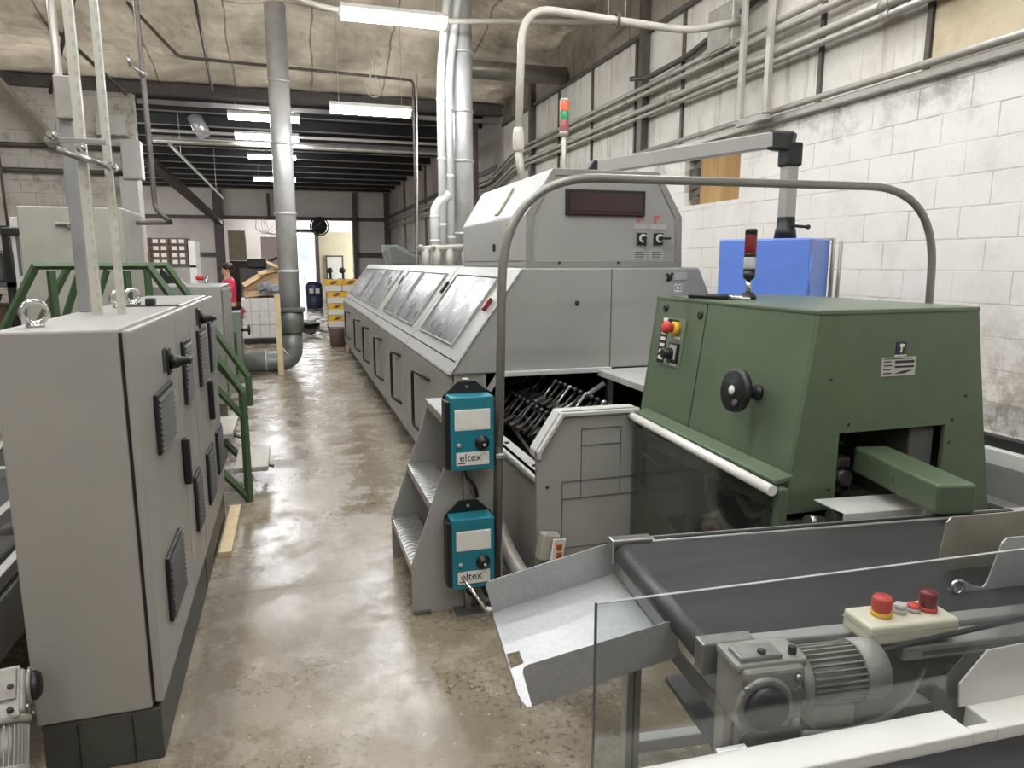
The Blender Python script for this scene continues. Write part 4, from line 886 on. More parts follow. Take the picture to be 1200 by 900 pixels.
# far hood and roof fittings
fh = Thing('far_hood', 'small dark green angled hood on the far end of the machine roof', 'hood', (1.6, 12.4, 1.617))
fh.part('body', MB().prism([(1.62, 1.617), (2.1, 1.617), (2.1, 1.75), (1.75, 1.95), (1.55, 1.95), (1.55, 1.85)], 'xz', 12.2, 12.9, .01), mat('grey_green_hood', (104, 112, 106), .45, var=.05)); fh.part('front_plate', MB().slab([(1.64, 12.19, 1.63), (2.05, 12.19, 1.63), (2.05, 12.19, 1.73), (1.7, 12.19, 1.9), (1.6, 12.19, 1.9)], .01), GREYD)
# open chain trough at the near end
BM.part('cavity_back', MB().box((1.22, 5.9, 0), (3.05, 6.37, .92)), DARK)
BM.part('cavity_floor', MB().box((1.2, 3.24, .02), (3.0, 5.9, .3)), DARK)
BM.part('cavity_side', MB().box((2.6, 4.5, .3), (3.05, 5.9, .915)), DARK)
BM.part('trough_wall', MB().box((1.12, 3.22, .06), (1.15, 4.53, .6), .004), GREY2)
BM.part('trough_ledge', MB().box((1.105, 3.22, .57), (1.21, 4.53, .60), .006), GREYL)
q = MB()
for y in (3.4, 3.9): q.lathe([(.014, 0), (.014, .008)], (1.17, y, .6), n=10)
BM.part('ledge_screws', q, BLACK)
ep = [(1.11, .0), (1.11, .735), (1.235, .925), (1.665, .925), (1.665, 0)]
BM.part('end_panel', MB().prism(ep, 'xz', 3.19, 3.22, .006), GREY)
BM.part('end_panel_flange', MB().prism([(1.11, .70), (1.11, .735), (1.235, .925), (1.655, .925), (1.655, .905), (1.245, .905), (1.13, .73), (1.13, .70)], 'xz', 3.17, 3.30, .004), GREYL)
q = MB()
def lines(pts):
    for a, b in zip(pts, pts[1:]): q.box((min(a[0], b[0])-.0015, 3.1865, min(a[1], b[1])-.0015), (max(a[0], b[0])+.0015, 3.19, max(a[1], b[1])+.0015))
lines([(1.345, .60), (1.345, .835)]); lines([(1.345, .835), (1.56, .835)]); lines([(1.56, .835), (1.56, .50)]); lines([(1.345, .75), (1.56, .75)]); lines([(1.245, .57), (1.345, .57)]); lines([(1.345, .60), (1.345, .48)]); lines([(1.245, .57), (1.245, .15)]); lines([(1.245, .48), (1.65, .48)]); lines([(1.345, .57), (1.65, .57)]); lines([(1.245, .22), (1.65, .22)])
BM.part('panel_lines', q, GREYD)
BM.part('screw', MB().lathe([(.008, 0), (.008, .005)], (1.165, 3.19, .55), (0, -1, 0), 10), INK)
BM.part('side_shelf', MB().box((2.02, 3.85, .87), (3.0, 4.53, .915), .006), GREYL)
# gripper chains
for i in range(9):
    x = 1.27+i*.085; z = .50+.03*(i % 3)+.05*math.sin(i)
    BM.part('chain_rail', MB().tube([(x, 3.3, z-.02), (x+.1, 4.4, z+.06), (x+.14, 5.8, z+.12)], .014, 8), DARKM)
gn = 0
for i in range(26):
    y = 3.45+i*.09
    for (x, z) in ((1.36, .58), (1.62, .68)):
        q = MB(); q.obox((x+.06*math.sin(i*.3)+.0*i, y, z+.012*i*.3), (.10, .035, .03), Euler((.2, -.35+.1*math.sin(i*1.7), .3)).to_matrix(), .006)
        q.cyl((x-.03, y, z+.02), (x+.10, y+.03, z+.15+.02*math.sin(i*2.3)), .009, n=8); q.ball((x+.10, y+.03, z+.16), .017, 8, 6)
        BM.part('gripper_clamp', q, STEEL if i % 3 == 0 and x > 1.5 else DARKM); gn += 1
q = MB()
for i in range(22): q.tube([(1.5+.05*i, 5.6, .5), (1.5+.05*i, 5.55, .86)], .009, 6)
BM.part('finger_rods', q, DARKM)
BM.part('lever', MB().cyl((1.55, 4.1, .70), (1.9, 4.15, .88), .016), STEEL); BM.part('lever', MB().cyl((1.36, 3.7, .70), (1.46, 3.65, .78), .013), STEEL)
BM.part('inner_post', MB().box((2.1, 4.52, .3), (2.14, 4.56, .9)), STEEL)

# small white switch box hung on the trough end
sw = Thing('toggle_switch_box', 'small white switch box with orange rockers on the trough end panel', 'switch', (1.17, 3.12, .2))
sw.part('housing', MB().obox((1.155, 3.15, .26), (.10, .06, .14), Euler((0, .2, .2)).to_matrix(), .012), mat('dirty_clear', (170, 166, 152), .4, var=.15)); f = sw.part('face', MB().obox((1.195, 3.11, .245), (.08, .012, .12), Euler((0, .2, .35)).to_matrix(), .004), WHITE)
for z in (.225, .268): sw.part('rocker', MB().obox((1.198, 3.102, z), (.034, .012, .028), Euler((0, .2, .35)).to_matrix(), .003), mat('orange_rocker', (176, 84, 44), .4, var=0), f)
# ================================================================== GREEN MACHINE
GM = Thing('trimming_machine', 'dark green tapered machine with hand wheel and front opening', 'machine', (2.45, 3.1, 0))
y0, y1 = 2.4, 3.76
def hood_half(z):  # left/right x at height z
    t_ = (1.455-z)/(1.455-.60); return 2.055-.115*t_, 2.90+.16*t_
zt, zb = 1.455, .60
lt, rt_ = hood_half(zt); lb, rb_ = hood_half(zb)
th = .02
GM.part('left_side_panel', MB().slab([(lt, y0+.02, zt), (lt, y1-.02, zt), (lb+.0, y1-.02, zb), (lb, y0+.02, zb)], -th, .003), GREEN)
GM.part('right_side_panel', MB().slab([(rt_, y0+.02, zt), (rt_, y1-.02, zt), (rb_, y1-.02, zb), (rb_, y0+.02, zb)], th, .003), GREEN)
GM.part('top_panel', MB().box((lt-.005, y0-.004, zt-.018), (rt_+.005, y1+.004, zt+.004), .006), GREEN)
# front panel with the opening
oz, ox0, ox1 = .935, 2.195, 2.775
q = MB(); q.prism([(lt, zt-.01), (rt_, zt-.01), (hood_half(oz)[1], oz), (hood_half(oz)[0], oz)], 'xz', y0, y0+.02)
q.prism([(hood_half(oz)[0], oz), (ox0, oz), (ox0, zb), (lb, zb)], 'xz', y0, y0+.02)
q.prism([(ox1, oz), (hood_half(oz)[1], oz), (rb_+.03, .5), (ox1, .5)], 'xz', y0, y0+.02)
GM.part('front_panel', q, mat('green_front_paint', (86, 100, 77), .36, var=.04))
GM.part('back_panel', MB().prism([(lt, zt), (rt_, zt), (rb_, zb), (lb, zb)], 'xz', y1-.02, y1), GREEN)
q = MB(); a = Vector((lt, 3.22, zt)); b_ = Vector((lb, 3.22, zb)); 
q.tube([a+Vector((-.001, 0, 0)), b_+Vector((-.001, 0, 0))], .003, 6); GM.part('panel_seam', q, INK)
for (x, z) in ((2.13, 1.17), (2.24, .97), (2.16, .69), (2.81, .955), (2.805, .85), (2.875, 1.06)):
    GM.part('screw', MB().lathe([(.007, 0), (.006, .004)], (x, y0, z), (0, -1, 0), 10), INK)
# interior of the opening
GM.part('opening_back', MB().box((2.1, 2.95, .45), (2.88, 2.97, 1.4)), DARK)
GM.part('inner_guide', MB().box((2.62, 2.44, .56), (2.76, 2.94, .92), .01), GREYD)
GM.part('inner_rods', (lambda q: (q.cyl((2.22, 2.5, .90), (2.7, 2.9, .86), .012), q.cyl((2.3, 2.5, .86), (2.7, 2.9, .82), .009), q)[-1])(MB()), DARKM)
q = MB().box((2.215, 2.42, .77), (2.29, 2.55, .82), .012); q.cyl((2.25, 2.4, .73), (2.25, 2.55, .73), .035); q.box((2.2, 2.42, .66), (2.3, 2.6, .70), .01); GM.part('guide_block', q, DARKM)
# long green arm leaning out of the opening
AM = Matrix.Translation((2.335, 2.16, .80)) @ Matrix.Rotation(R(-13), 4, 'Z')
q = MB().obox((0, 0, 0), (.152, .56, .115), None, .012, 3, AM); ar = GM.part('outfeed_arm', q, GREEN)
q = MB().obox((0, 0, -.075), (.09, .1, .05), None, .006, 2, AM @ Matrix.Translation((.02, -.2, -.0))); GM.part('arm_bracket', q, STEEL, ar)
q = MB().obox((-.078, -.02, 0), (.004, .012, .03), None, .002, 2, AM); GM.part('key_slot', q, BROWNS, ar)
GM.part('drive_roller', MB().lathe([(.058, 0), (.062, .01), (.062, .55), (.058, .56)], (2.2, 2.3, .60), (1, -.02, 0), 24), mat('green_roller', (62, 92, 58), .35, var=.06))
GM.part('underside_works', (lambda q: (q.box((1.98, 2.42, .48), (2.18, 2.6, .56), .01), q.cyl((2.02, 2.35, .58), (2.12, 2.35, .56), .028), q.cyl((2.12, 2.33, .6), (2.19, 2.33, .6), .03), q.box((2.0, 2.25, .46), (2.16, 2.4, .50), .008), q)[-1])(MB()), STEEL)
# nameplate and label on the front
GM.part('nameplate', MB().box((2.385, y0-.004, 1.17), (2.568, y0, 1.252), .001), SILVER)
q = MB()
for i in range(4): q.box((2.395, y0-.005, 1.18+.017*i), (2.44-.006*(i % 2), y0-.004, 1.185+.017*i))
q.box((2.455, y0-.005, 1.225), (2.558, y0-.004, 1.237)); q.box((2.455, y0-.005, 1.205), (2.558, y0-.004, 1.214)); q.prism([(2.45, 1.18), (2.51, 1.18), (2.555, 1.195), (2.50, 1.192)], 'xz', y0-.005, y0-.004); q.box((2.395, y0-.005, 1.243), (2.55, y0-.004, 1.247))
GM.part('nameplate_print', q, INK)
GM.part('maker_emblem', MB().box((2.455, y0-.004, 1.258), (2.508, y0, 1.318), .001), mat('navy_emblem', (34, 36, 66), .4, var=0))
q = MB().prism([(2.47, 1.30), (2.477, 1.31), (2.497, 1.308), (2.497, 1.298), (2.487, 1.294), (2.484, 1.272), (2.476, 1.272), (2.479, 1.294)], 'xz', y0-.006, y0-.003); GM.part('emblem_mark', q, mat('pale_yellow', (226, 226, 190), .4, var=0))
GM.part('emblem_strip', MB().box((2.45, y0-.005, 1.255), (2.512, y0-.002, 1.262)), LABELM)
# left side: frame for placing things on the leaning panel
def lx(z): return hood_half(z)[0]
tilt = math.atan((lt-lb)/(zt-zb))
def LM(y, z, off=0.):   # x axis along -y (to the right as seen), y up the panel, z outward
    n = Vector((-math.cos(tilt), 0, math.sin(tilt))); up_ = Vector((math.sin(tilt), 0, math.cos(tilt))); xx = Vector((0, -1, 0))
    M = Matrix((xx, up_, n)).transposed().to_4x4(); M.translation = Vector((lx(z), y, z))+n*off; return M
P0 = LM(3.52, 1.21)
def on(q, c, d, bev=.002): return q.obox(c, d, None, bev, 2, P0)
pn = GM.part('switch_panel', on(MB(), (0, 0, .003), (.245, .27, .006)), mat('green_grey_panel', (104, 116, 98), .45, var=.03))
GM.part('legend_plate', on(MB(), (-.09, 0, .007), (.075, .25, .004)), BLACK, pn)
q = MB()
for i in range(7): on(q, (-.088, -.095+i*.036, .010), (.05, .02, .003), .001)
GM.part('legend_keys', q, LABELM, pn)
q = MB().box((-.04, .03, .004), (.12, .13, .012)); q.xf(P0); GM.part('black_surround', on(MB(), (.0, .095, .006), (.10, .07, .006)), BLACK, pn)
GM.part('stop_collar', MB().lathe([(.036, 0), (.036, .03), (.03, .034)], P0 @ Vector((.045, .082, .006)), P0.to_3x3() @ Vector((0, 0, 1))), YELLOW, pn)
GM.part('stop_button', MB().lathe([(.022, 0), (.024, .02), (.034, .03), (.034, .05), (.026, .058), (.001, .06)], P0 @ Vector((.045, .082, .036)), P0.to_3x3() @ Vector((0, 0, 1))), RED, pn)
on_ = MB(); on(on_, (.05, -.055, .01), (.10, .11, .02), .004); k_ = GM.part('selector_block', on_, BLACK, pn)
GM.part('selector_plate', on(MB(), (.055, -.05, .022), (.07, .08, .004)), SILVER, k_)
q = MB().lathe([(.034, 0), (.03, .02), (.028, .05), (.02, .055)], P0 @ Vector((.04, -.06, .022)), P0.to_3x3() @ Vector((0, 0, 1))); GM.part('selector_knob', q, BLACK, k_)
q = MB(); on(q, (.06, .03, .008), (.06, .014, .003), .001); on(q, (.06, -.118, .008), (.07, .014, .003), .001); GM.part('label_strip', q, LABELM, pn)
for (y, z) in ((3.64, 1.395), (3.275, 1.38)): 
    q = MB().lathe([(.022, 0), (.022, .006), (.016, .012)], LM(y, z) @ Vector((0, 0, 0)), LM(y, z).to_3x3() @ Vector((0, 0, 1)), 16); GM.part('quarter_lock', q, BLACK)
# hand wheel
W0 = LM(2.70, 1.07); ax = W0.to_3x3() @ Vector((0, 0, 1)); ax2 = (ax+Vector((0, -.0, 0))).normalized()
GM.part('wheel_hub', MB().lathe([(.034, 0), (.036, .012), (.03, .016), (.028, .07), (.036, .075), (.036, .10), (.02, .105)], W0 @ Vector((0, 0, 0)), ax2, 20), BLACK)
hw = GM.part('hand_wheel', MB().lathe([(.02, .10), (.085, .102), (.098, .108), (.10, .12), (.098, .136), (.085, .142), (.05, .138), (.04, .144), (.001, .144)], W0 @ Vector((0, 0, 0)), ax2, 40), BLACK)
GM.part('wheel_cap', MB().lathe([(.022, 0), (.02, .004), (.001, .006)], W0 @ Vector((0, 0, .143)), ax2, 20), LABELM, hw)
GM.part('crank_stub', MB().lathe([(.014, 0), (.014, .012)], W0 @ Vector((.04, -.05, .14)), ax2, 14), GREYD, hw)
# skirt below: top shelf, white guard bar, clear guard, dark works, green sill
GM.part('skirt_shelf', MB().slab([(1.86, 2.36, .75), (1.945, 2.36, .765), (1.945, 3.64, .80), (1.86, 3.64, .785)], .02, .003), GREEN)
GM.part('guard_bar', MB().tube([(1.83, 2.34, .735), (1.83, 3.62, .785)], .023, 16), WHITE)
GM.part('guard_pane', MB().box((1.845, 2.37, -.15), (1.85, 3.62, .725)), SMOKE)
GM.part('corner_post', MB().box((1.86, 2.33, -.225), (1.90, 2.375, .74), .004), GREEN); GM.part('corner_post', MB().box((1.86, 3.60, -.225), (1.90, 3.645, .76), .004), GREEN)
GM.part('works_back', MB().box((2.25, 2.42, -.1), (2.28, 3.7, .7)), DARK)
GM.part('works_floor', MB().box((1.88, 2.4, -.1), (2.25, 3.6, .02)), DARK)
GM.part('lower_sill', MB().prism([(3.62, -.2), (3.62, .41), (2.70, .11), (2.45, .02), (2.45, -.2)], 'yz', 1.856, 1.872, .003), GREEN)
q = MB(); CHAIN = mat('chain_steel', (138, 136, 130), .4, metal=.3, var=.2, scale=30)
pts = [(2.0, 3.1, .62), (2.0, 2.96, .66), (2.0, 2.8, .55), (2.0, 2.72, .48), (2.0, 2.6, .52), (2.0, 2.5, .66), (2.0, 2.58, .36), (2.0, 2.8, .34), (2.0, 3.05, .42)]
sm = arc(pts+[pts[0]], .08, 5); q.tube(sm, .012, 6)
for i, p in enumerate(sm): q.obox(p, (.03, .028, .02), Euler((i*.3, 0, 0)).to_matrix(), .003)
GM.part('drive_chain', q, CHAIN)
for (y, z, r) in ((2.95, .56, .06), (2.66, .42, .05), (2.78, .62, .04)): GM.part('sprocket', MB().lathe([(r, 0), (r, .02), (r*.5, .022), (r*.5, .05)], (2.05, y, z), (-1, 0, 0), 20), CHAIN)
GM.part('base_frame', MB().box((1.9, 2.42, -.225), (3.05, 3.7, -.1), .006), GREEND)
GM.part('rear_body', MB().box((2.28, 2.98, -.1), (3.02, 3.72, .6), .01), GREEND)
GM.e.scale = (.88,)*3; GM.e.location = (2.45*.88, 3.1*.88, .198)
# pen-like tool and stack light on its roof
PN = Thing('hand_tool', 'black and chrome hand tool lying on the green machine roof', 'tool', (2.12, 3.3, 1.459)); PN.e.scale = (.88,)*3; PN.e.location = (2.12*.88, 3.3*.88, .198+.88*1.459); PN.part('grip', MB().tube([(2.06, 3.42, 1.474), (2.17, 3.22, 1.474)], .014, 10), BLACK); PN.part('tip', MB().tube([(2.17, 3.22, 1.474), (2.23, 3.12, 1.47)], .010, 10, rs=[.013, .008]), CHROME); PN.part('blade', MB().box((2.06, 3.44, 1.46), (2.075, 3.62, 1.463)), CHROME)
def stack(label, x, y, z, lens, stem_h, r, seg, white_stem=True):
    T = Thing('stack_light', label, 'signal light', (x, y, z))
    T.part('foot', MB().lathe([(r*1.4, 0), (r*1.4, .012), (r*.8, .03)], (x, y, z), n=18), BLACK if not white_stem else PIPEW)
    T.part('stem', MB().cyl((x, y, z+.02), (x, y, z+stem_h), r*.42, n=14), PIPEW if white_stem else CHROME)
    zz = z+stem_h
    T.part('collar', MB().lathe([(r*.6, 0), (r, .012), (r, .04)], (x, y, zz), n=20), PIPE if white_stem else BLACK); zz += .04
    for m, h in lens: T.part('lens', MB().lathe([(r*.97, 0), (r, .004), (r, h-.004), (r*.97, h)], (x, y, zz), n=22), m); zz += h
    T.part('cap', MB().lathe([(r, 0), (r, .012), (r*.8, .02)], (x, y, zz), n=20), PIPEW if white_stem else BLACK)
stack('small red and clear stack light on the green machine roof', 2.05, 2.886, 1.4835, [(BLACK, .012), (mat('clear_lens', (190, 190, 188), .2, var=.03), .053), (BLACK, .016), (REDD, .084), (BLACK, .009)], .088, .0275, 0, False)
stack('tall orange, green and red stack light on a white pole above the hood', 2.30, 5.95, 2.265, [(mat('dark_pink_lens', (150, 84, 84), .4, var=.03), .09), (GREENL, .075), (ORANGE, .08)], .455, .040, 0, True)
# swing arm and the blue cabinet it carries
SA = Thing('swing_arm', 'grey rectangular swing arm reaching from the machine hood to the blue cabinet', 'support arm', (2.15, 5.0, 2.265))
a = Vector((2.18, 4.98, 2.34)); b_ = Vector((2.93, 3.93, 2.405)); d = (b_-a); yaw_ = math.atan2(d.y, d.x)
rm = Euler((0, -math.asin(d.z/d.length), yaw_)).to_matrix()
SA.part('base_mount', MB().prism([(2.06, 2.265), (2.24, 2.265), (2.24, 2.385), (2.14, 2.385)], 'xz', 4.93, 5.05, .008), BLACK); SA.part('base_plate', MB().box((2.02, 4.88, 2.262), (2.3, 5.1, 2.28), .004), BLACK)
SA.part('beam', MB().obox((a+b_)/2, (d.length, .075, .095), rm, .008, 3), mat('arm_grey', (162, 161, 155), .35, metal=.15, var=.03))
q = MB().obox(b_+Vector((.03, -.02, -.01)), (.15, .10, .12), Euler((0, .16, yaw_)).to_matrix(), .015); SA.part('elbow', q, BLACK)
q = MB().box((2.955, 3.83, 2.24), (3.065, 3.94, 2.385), .015); SA.part('elbow_cap', q, BLACK)
SA.part('drop_post', MB().box((2.97, 3.845, 1.93), (3.05, 3.925, 2.28), .008), MATS['arm_grey'])
SA.part('swivel', (lambda q: (q.lathe([(.07, 0), (.062, .06), (.055, .07), (.055, .13)], (3.01, 3.885, 1.80), n=20), q.cyl((3.01, 3.83, 1.88), (3.08, 3.78, 1.87), .009), q.ball((3.09, 3.775, 1.87), .015), q)[-1])(MB()), BLACK)
BB = Thing('control_box', 'bright blue control cabinet hanging from the grey swing arm', 'cabinet', (3.02, 4.0, 1.30), R(-57), None, local=True)
BB.part('housing', MB().box((-.29, -.2, 0), (.29, .2, .5), .012), BLUE); BB.part('rear_frame', (lambda q: (q.tube([(.31, .2, -.02), (.31, .2, .50), (.0, .2, .50)], .014, 8), q.tube([(.34, .25, -.02), (.34, .25, .49)], .012, 8), q)[-1])(MB()), PIPE)
BB.part('seam', MB().box((-.27, -.202, .02), (.27, -.2, .024)), BLUE); BB.part('hinge', MB().cyl((.293, -.18, .1), (.293, -.18, .4), .007), BLUE)
# hoop conduit
HC = Thing('hoop_conduit', 'grey bent conduit hoop arching from the teal boxes over to behind the green machine', 'conduit', (.89, 3.14, 0))
HC.part('run', MB().tube(arc([(.885, 3.14, .02), (.93, 3.14, 2.035), (3.40, 3.14, 2.05), (3.44, 3.14, .74)], .46, 14), .021, 16), mat('hoop_paint', (134, 132, 126), .33, metal=.4, var=.05))
HC.part('floor_flange', MB().lathe([(.05, 0), (.05, .012), (.03, .02)], (.885, 3.14, 0), n=18), GREYD); HC.part('clamp', MB().box((.86, 3.10, .74), (.925, 3.165, .765), .004), ALU)
# post for the control boxes
SPST = Thing('box_post', 'slim steel post carrying the two teal control boxes', 'post', (.74, 3.11, 0)); SPST.part('post', MB().box((.725, 3.115, 0), (.755, 3.145, 1.13), .003), STEEL); SPST.part('foot_plate', MB().box((.67, 3.06, 0), (.81, 3.18, .01)), GREYD); SPST.part('cross_rail', MB().box((.70, 3.13, .70), (.90, 3.145, .73), .002), ALU)
def eltex(label, z):
    T = Thing('control_unit', label, 'control box', (.735, 3.05, z), 0, 'teal control boxes on the steel post')
    x0, x1, yb, yf, h = .622, .858, 3.105, 3.0, .335
    T.part('heat_sink', (lambda q: (q.prism([(x0, yf+.03), (x0+.018, yf+.012), (x0+.018, yb), (x0, yb)], 'xy', z+.004, z+h-.02, .003), q.prism([(x1, yf+.03), (x1-.018, yf+.012), (x1-.018, yb), (x1, yb)], 'xy', z+.004, z+h-.02, .003), q)[-1])(MB()), BLACK)
    T.part('back_plate', MB().prism([(x0+.005, z), (x1-.005, z), (x1-.005, z+h-.01), (x1-.075, z+h+.055), (x0+.075, z+h+.055), (x0+.005, z+h-.01)], 'xz', yb, yb+.008, .002), BLACK)
    sc_ = T.part('hanging_screw', MB().lathe([(.009, 0), (.007, .006)], ((x0+x1)/2, yb, z+h+.03), (0, -1, 0), 12), CHROME)
    f = T.part('cover', MB().box((x0+.019, yf, z), (x1-.019, yb, z+h), .004), TEAL)
    T.part('window_plate', MB().box((x0+.042, yf-.003, z+.19), (x1-.042, yf, z+.275), .001), LABELM, f); T.part('window_border', MB().box((x0+.037, yf-.0015, z+.185), (x1-.037, yf, z+.28), .001), WHITE, f)
    lp_ = T.part('name_label', MB().box((x0+.042, yf-.003, z+.025), (x1-.042, yf, z+.085), .001), LABELM, f)
    T.part('name_lettering', text_mesh('eltex', .05, face_M(((x0+x1)/2-.012, yf-.0035, z+.060), (0, -1, 0))), INK, lp_)
    q = MB().box((x0+.05, yf-.004, z+.034), (x0+.085, yf-.003, z+.039)); T.part('small_print', q, INK, lp_)
    q = MB(); 
    for i in range(5): q.lathe([(.003, 0), (.003, .001)], (x1-.085+.008*i, yf-.003, z+.074-.003*abs(i-2)), (0, -1, 0), 8)
    T.part('dot_mark', q, LABELG, lp_)
    kb = T.part('knob', MB().lathe([(.033, 0), (.033, .006), (.022, .009), (.019, .03), (.016, .032)], (x1-.075, yf, z+.125), (0, -1, 0), 24), BLACK, f)
    T.part('knob_pointer', MB().lathe([(.006, 0), (.006, .002)], (x1-.072, yf-.032, z+.122), (0, -1, 0), 10), LABELM, kb)
    T.part('indicator_lamp', MB().lathe([(.01, 0), (.01, .004), (.006, .008)], (x0+.056, yf, z+.118), (0, -1, 0), 14), LABELG, f)
    T.part('cable', MB().tube(arc([(x0+.10, 3.07, z+.004), (x0+.10, 3.07, z-.05), (x0+.15, 3.10, z-.10), (x0+.17, 3.13, z-.17 if z > .5 else .02)], .04, 5), .008, 8), BLACK)
    return T
eltex('upper teal control box of the two on the steel post', .73)
eltex('lower teal control box of the two on the steel post', .165)
pipe('black cables trailing from the lower teal box to the floor', [(.80, 3.08, .17), (.81, 3.08, .08), (.92, 3.1, .03), (1.02, 3.12, .02)], .01, RUBBER, .05, name='cable', cat='cable')
pipe('thick grey hose curving along the trough foot', [(.98, 3.5, .30), (1.0, 3.3, .16), (1.06, 3.1, .06), (1.3, 3.05, .05)], .045, PIPE, .15, name='hose', cat='hose')
pipe('thin pale cable from the teal box down to the tray', [(.83, 3.06, .16), (.84, 2.9, .10), (1.05, 2.95, .03)], .007, PIPEW, .05, name='cable', cat='cable')
# ---------------------------------------------------------------- steps
ST = Thing('machine_steps', 'grey steel steps with patterned treads beside the teal boxes', 'steps', (.6, 3.5, 0))
for y in (3.15, 3.85):
    ST.part('side_plate', MB().prism([(.475, 0), (.475, .245), (.655, .76), (.70, .905), (.92, .905), (.92, 0)], 'xz', y-.006, y+.006, .002), GREY)
for (xa, xb, z) in ((.475, .62, .235), (.57, .72, .53), (.68, .92, .895)):
    t_ = ST.part('tread', MB().box((xa, 3.156, z), (xb, 3.844, z+.012), .002), TREAD); ST.part('tread_nose', MB().box((xa-.002, 3.156, z-.03), (xa+.004, 3.844, z+.012), .001), STEEL, t_)
ST.part('foot', MB().box((.48, 3.13, 0), (.56, 3.16, .015), .002), GREYD)
ST.part('riser', MB().box((.86, 3.16, 0), (.87, 3.84, .89)), GREYD)
# ---------------------------------------------------------------- right of the green machine
RC = Thing('side_table', 'long white-edged table along the wall right of the green machine', 'table', (3.4, 2.8, 0))
RC.part('rear_face', MB().box((3.30, 1.75, .05), (3.33, 3.9, .655), .004), GREY2); RC.part('white_top', MB().box((3.30, 1.75, .655), (3.62, 3.9, .735), .006), WHITE)
RC.part('black_rail', MB().box((3.34, 1.75, .735), (3.40, 3.9, .79), .006), RUBBER); RC.part('foot_rail', MB().box((3.2, 1.75, .47), (3.30, 3.2, .50), .003), ALU); RC.part('under_frame', MB().box((3.21 , 1.8, 0), (3.29, 3.1, .47)), GREEND)
RC.part('back_pane', MB().box((3.45, 1.75, .79), (3.455, 3.0, .93)), ACRYL)
pipe('thin dark wire across the wall right of the green machine', [(3.12, 2.72, .90), (3.3, 2.7, .915)], .008, PIPED, .02, name='wire', cat='wire')
RC2 = Thing('rail_post', 'green support post under the outfeed arm', 'post', (2.42, 1.95, 0)); RC2.part('post', MB().box((2.39, 1.92, 0), (2.45, 1.98, .66), .004), GREEND); RC2.part('base_plate', MB().box((2.35, 1.88, 0), (2.49, 2.02, .012)), GREEND)
# ================================================================== BELT CONVEYOR WITH TRAY
CY = Thing('belt_conveyor', 'black belt conveyor on aluminium legs in front of the green machine', 'conveyor', (.835, 1.25, 0), R(-6), None, local=True)
BW, zb_ = .53, .84
q = MB().box((0, .0, zb_-.004), (2.5, BW, zb_), .001); CY.part('belt', q, BELT)
CY.part('roller', MB().cyl((-.0, .0, zb_-.032), (-.0, BW, zb_-.032), .032, n=24), mat('belt_roller', (66, 66, 66), .4, metal=.3, var=.1))
CY.part('belt_return', MB().box((0, .0, zb_-.068), (2.5, BW, zb_-.062)), BELT)
for (v0, v1) in ((-.045, -.005), (BW+.005, BW+.045)):
    CY.part('side_rail', (lambda q: (q.box((.03, v0, zb_-.07), (2.5, v1, zb_+.004), .004), q.box((.03, v0-.003 if v0 < 0 else v0, zb_-.045), (2.5, v1 if v0 < 0 else v1+.003, zb_-.028), .001), q)[-1])(MB()), ALU)
    CY.part('end_bracket', MB().box((-.035, v0, zb_-.06), (.09, v1, zb_+.012), .004), STEEL)
CY.part('rail_stripe', MB().box((.1, BW+.012, zb_+.004), (1.35, BW+.028, zb_+.007)), BLACK)
for (u, v) in ((.07, -.0), (.02, BW-.06), (1.9, 0), (1.9, BW-.06)):
    l_ = CY.part('leg', (lambda q: (q.box((u-.022, v, 0), (u+.022, v+.044, zb_-.06), .003), q.box((u-.004, v-.001, .02), (u+.004, v+.0, zb_-.07)), q)[-1])(MB()), ALU)
    CY.part('leg_groove', MB().box((u-.003, v-.0022, .02), (u+.003, v-.0005, zb_-.08)), GREYD, l_)
CY.part('brace', MB().tube([(.06, BW-.04, .62), (.10, .02, .58)], .022, 4), ALU); CY.part('lower_tie', MB().box((.07, 0, .2), (1.9, .04, .24), .003), ALU); CY.part('lower_tie', MB().box((.0, BW-.06, .2), (1.9, BW-.02, .24), .003), ALU)
CY.part('under_tray', MB().box((.12, .02, .42), (1.85, BW-.05, .44), .003), GREYD)
CY.part('long_rail', MB().box((.40, -.11, .80), (2.5, -.05, .832), .004), ALU); CY.part('long_rail_groove', MB().box((.45, -.1115, .81), (2.5, -.1095, .82)), GREYD)
CY.part('side_skirt', MB().box((.3, -.06, .60), (2.5, -.05, .80), .003), GREYD); CY.part('lower_rail', MB().box((.3, -.09, .57), (2.5, -.05, .605), .004), ALU)
CM = Matrix.Translation((.835, 1.25, 0)) @ Matrix.Rotation(R(-6), 4, 'Z')
g_ = gearmotor('dusty grey gear motor mounted on the belt conveyor side', tuple(CM @ Vector((.068, -.115, .805))), R(-6), .76)
# control box with buttons
CB = Thing('button_box', 'cream push-button box with red stop buttons on the conveyor rail', 'button box', tuple(CM @ Vector((.425, -.06, .84))), R(-6), None, local=True)
CB.part('housing', MB().box((-.105, -.045, 0), (.115, .05, .045), .008, 3), CREAM); CB.part('lid_seam', MB().box((-.1055, -.0455, .026), (.1155, .0505, .0275)), LABELG)
def button(x, m, r, h, lab, collar=None):
    if collar: CB.part('button_collar', MB().lathe([(r*1.05, 0), (r*1.05, .01)], (x, .003, .045), n=24), collar)
    CB.part('push_button', MB().lathe([(r*.8, 0), (r*.9, h*.25), (r, h*.35), (r, h*.85), (r*.85, h), (.001, h)], (x, .003, .045), n=26), m, label=lab)
button(-.045, RED, .021, .044, 'bright red stop button', YELLOW); button(.002, GREYL, .0135, .022, 'grey push button', SILVER); button(.036, RED, .0135, .018, 'low red push button', SILVER); button(.072, REDD, .019, .046, 'dark red stop button', RED)
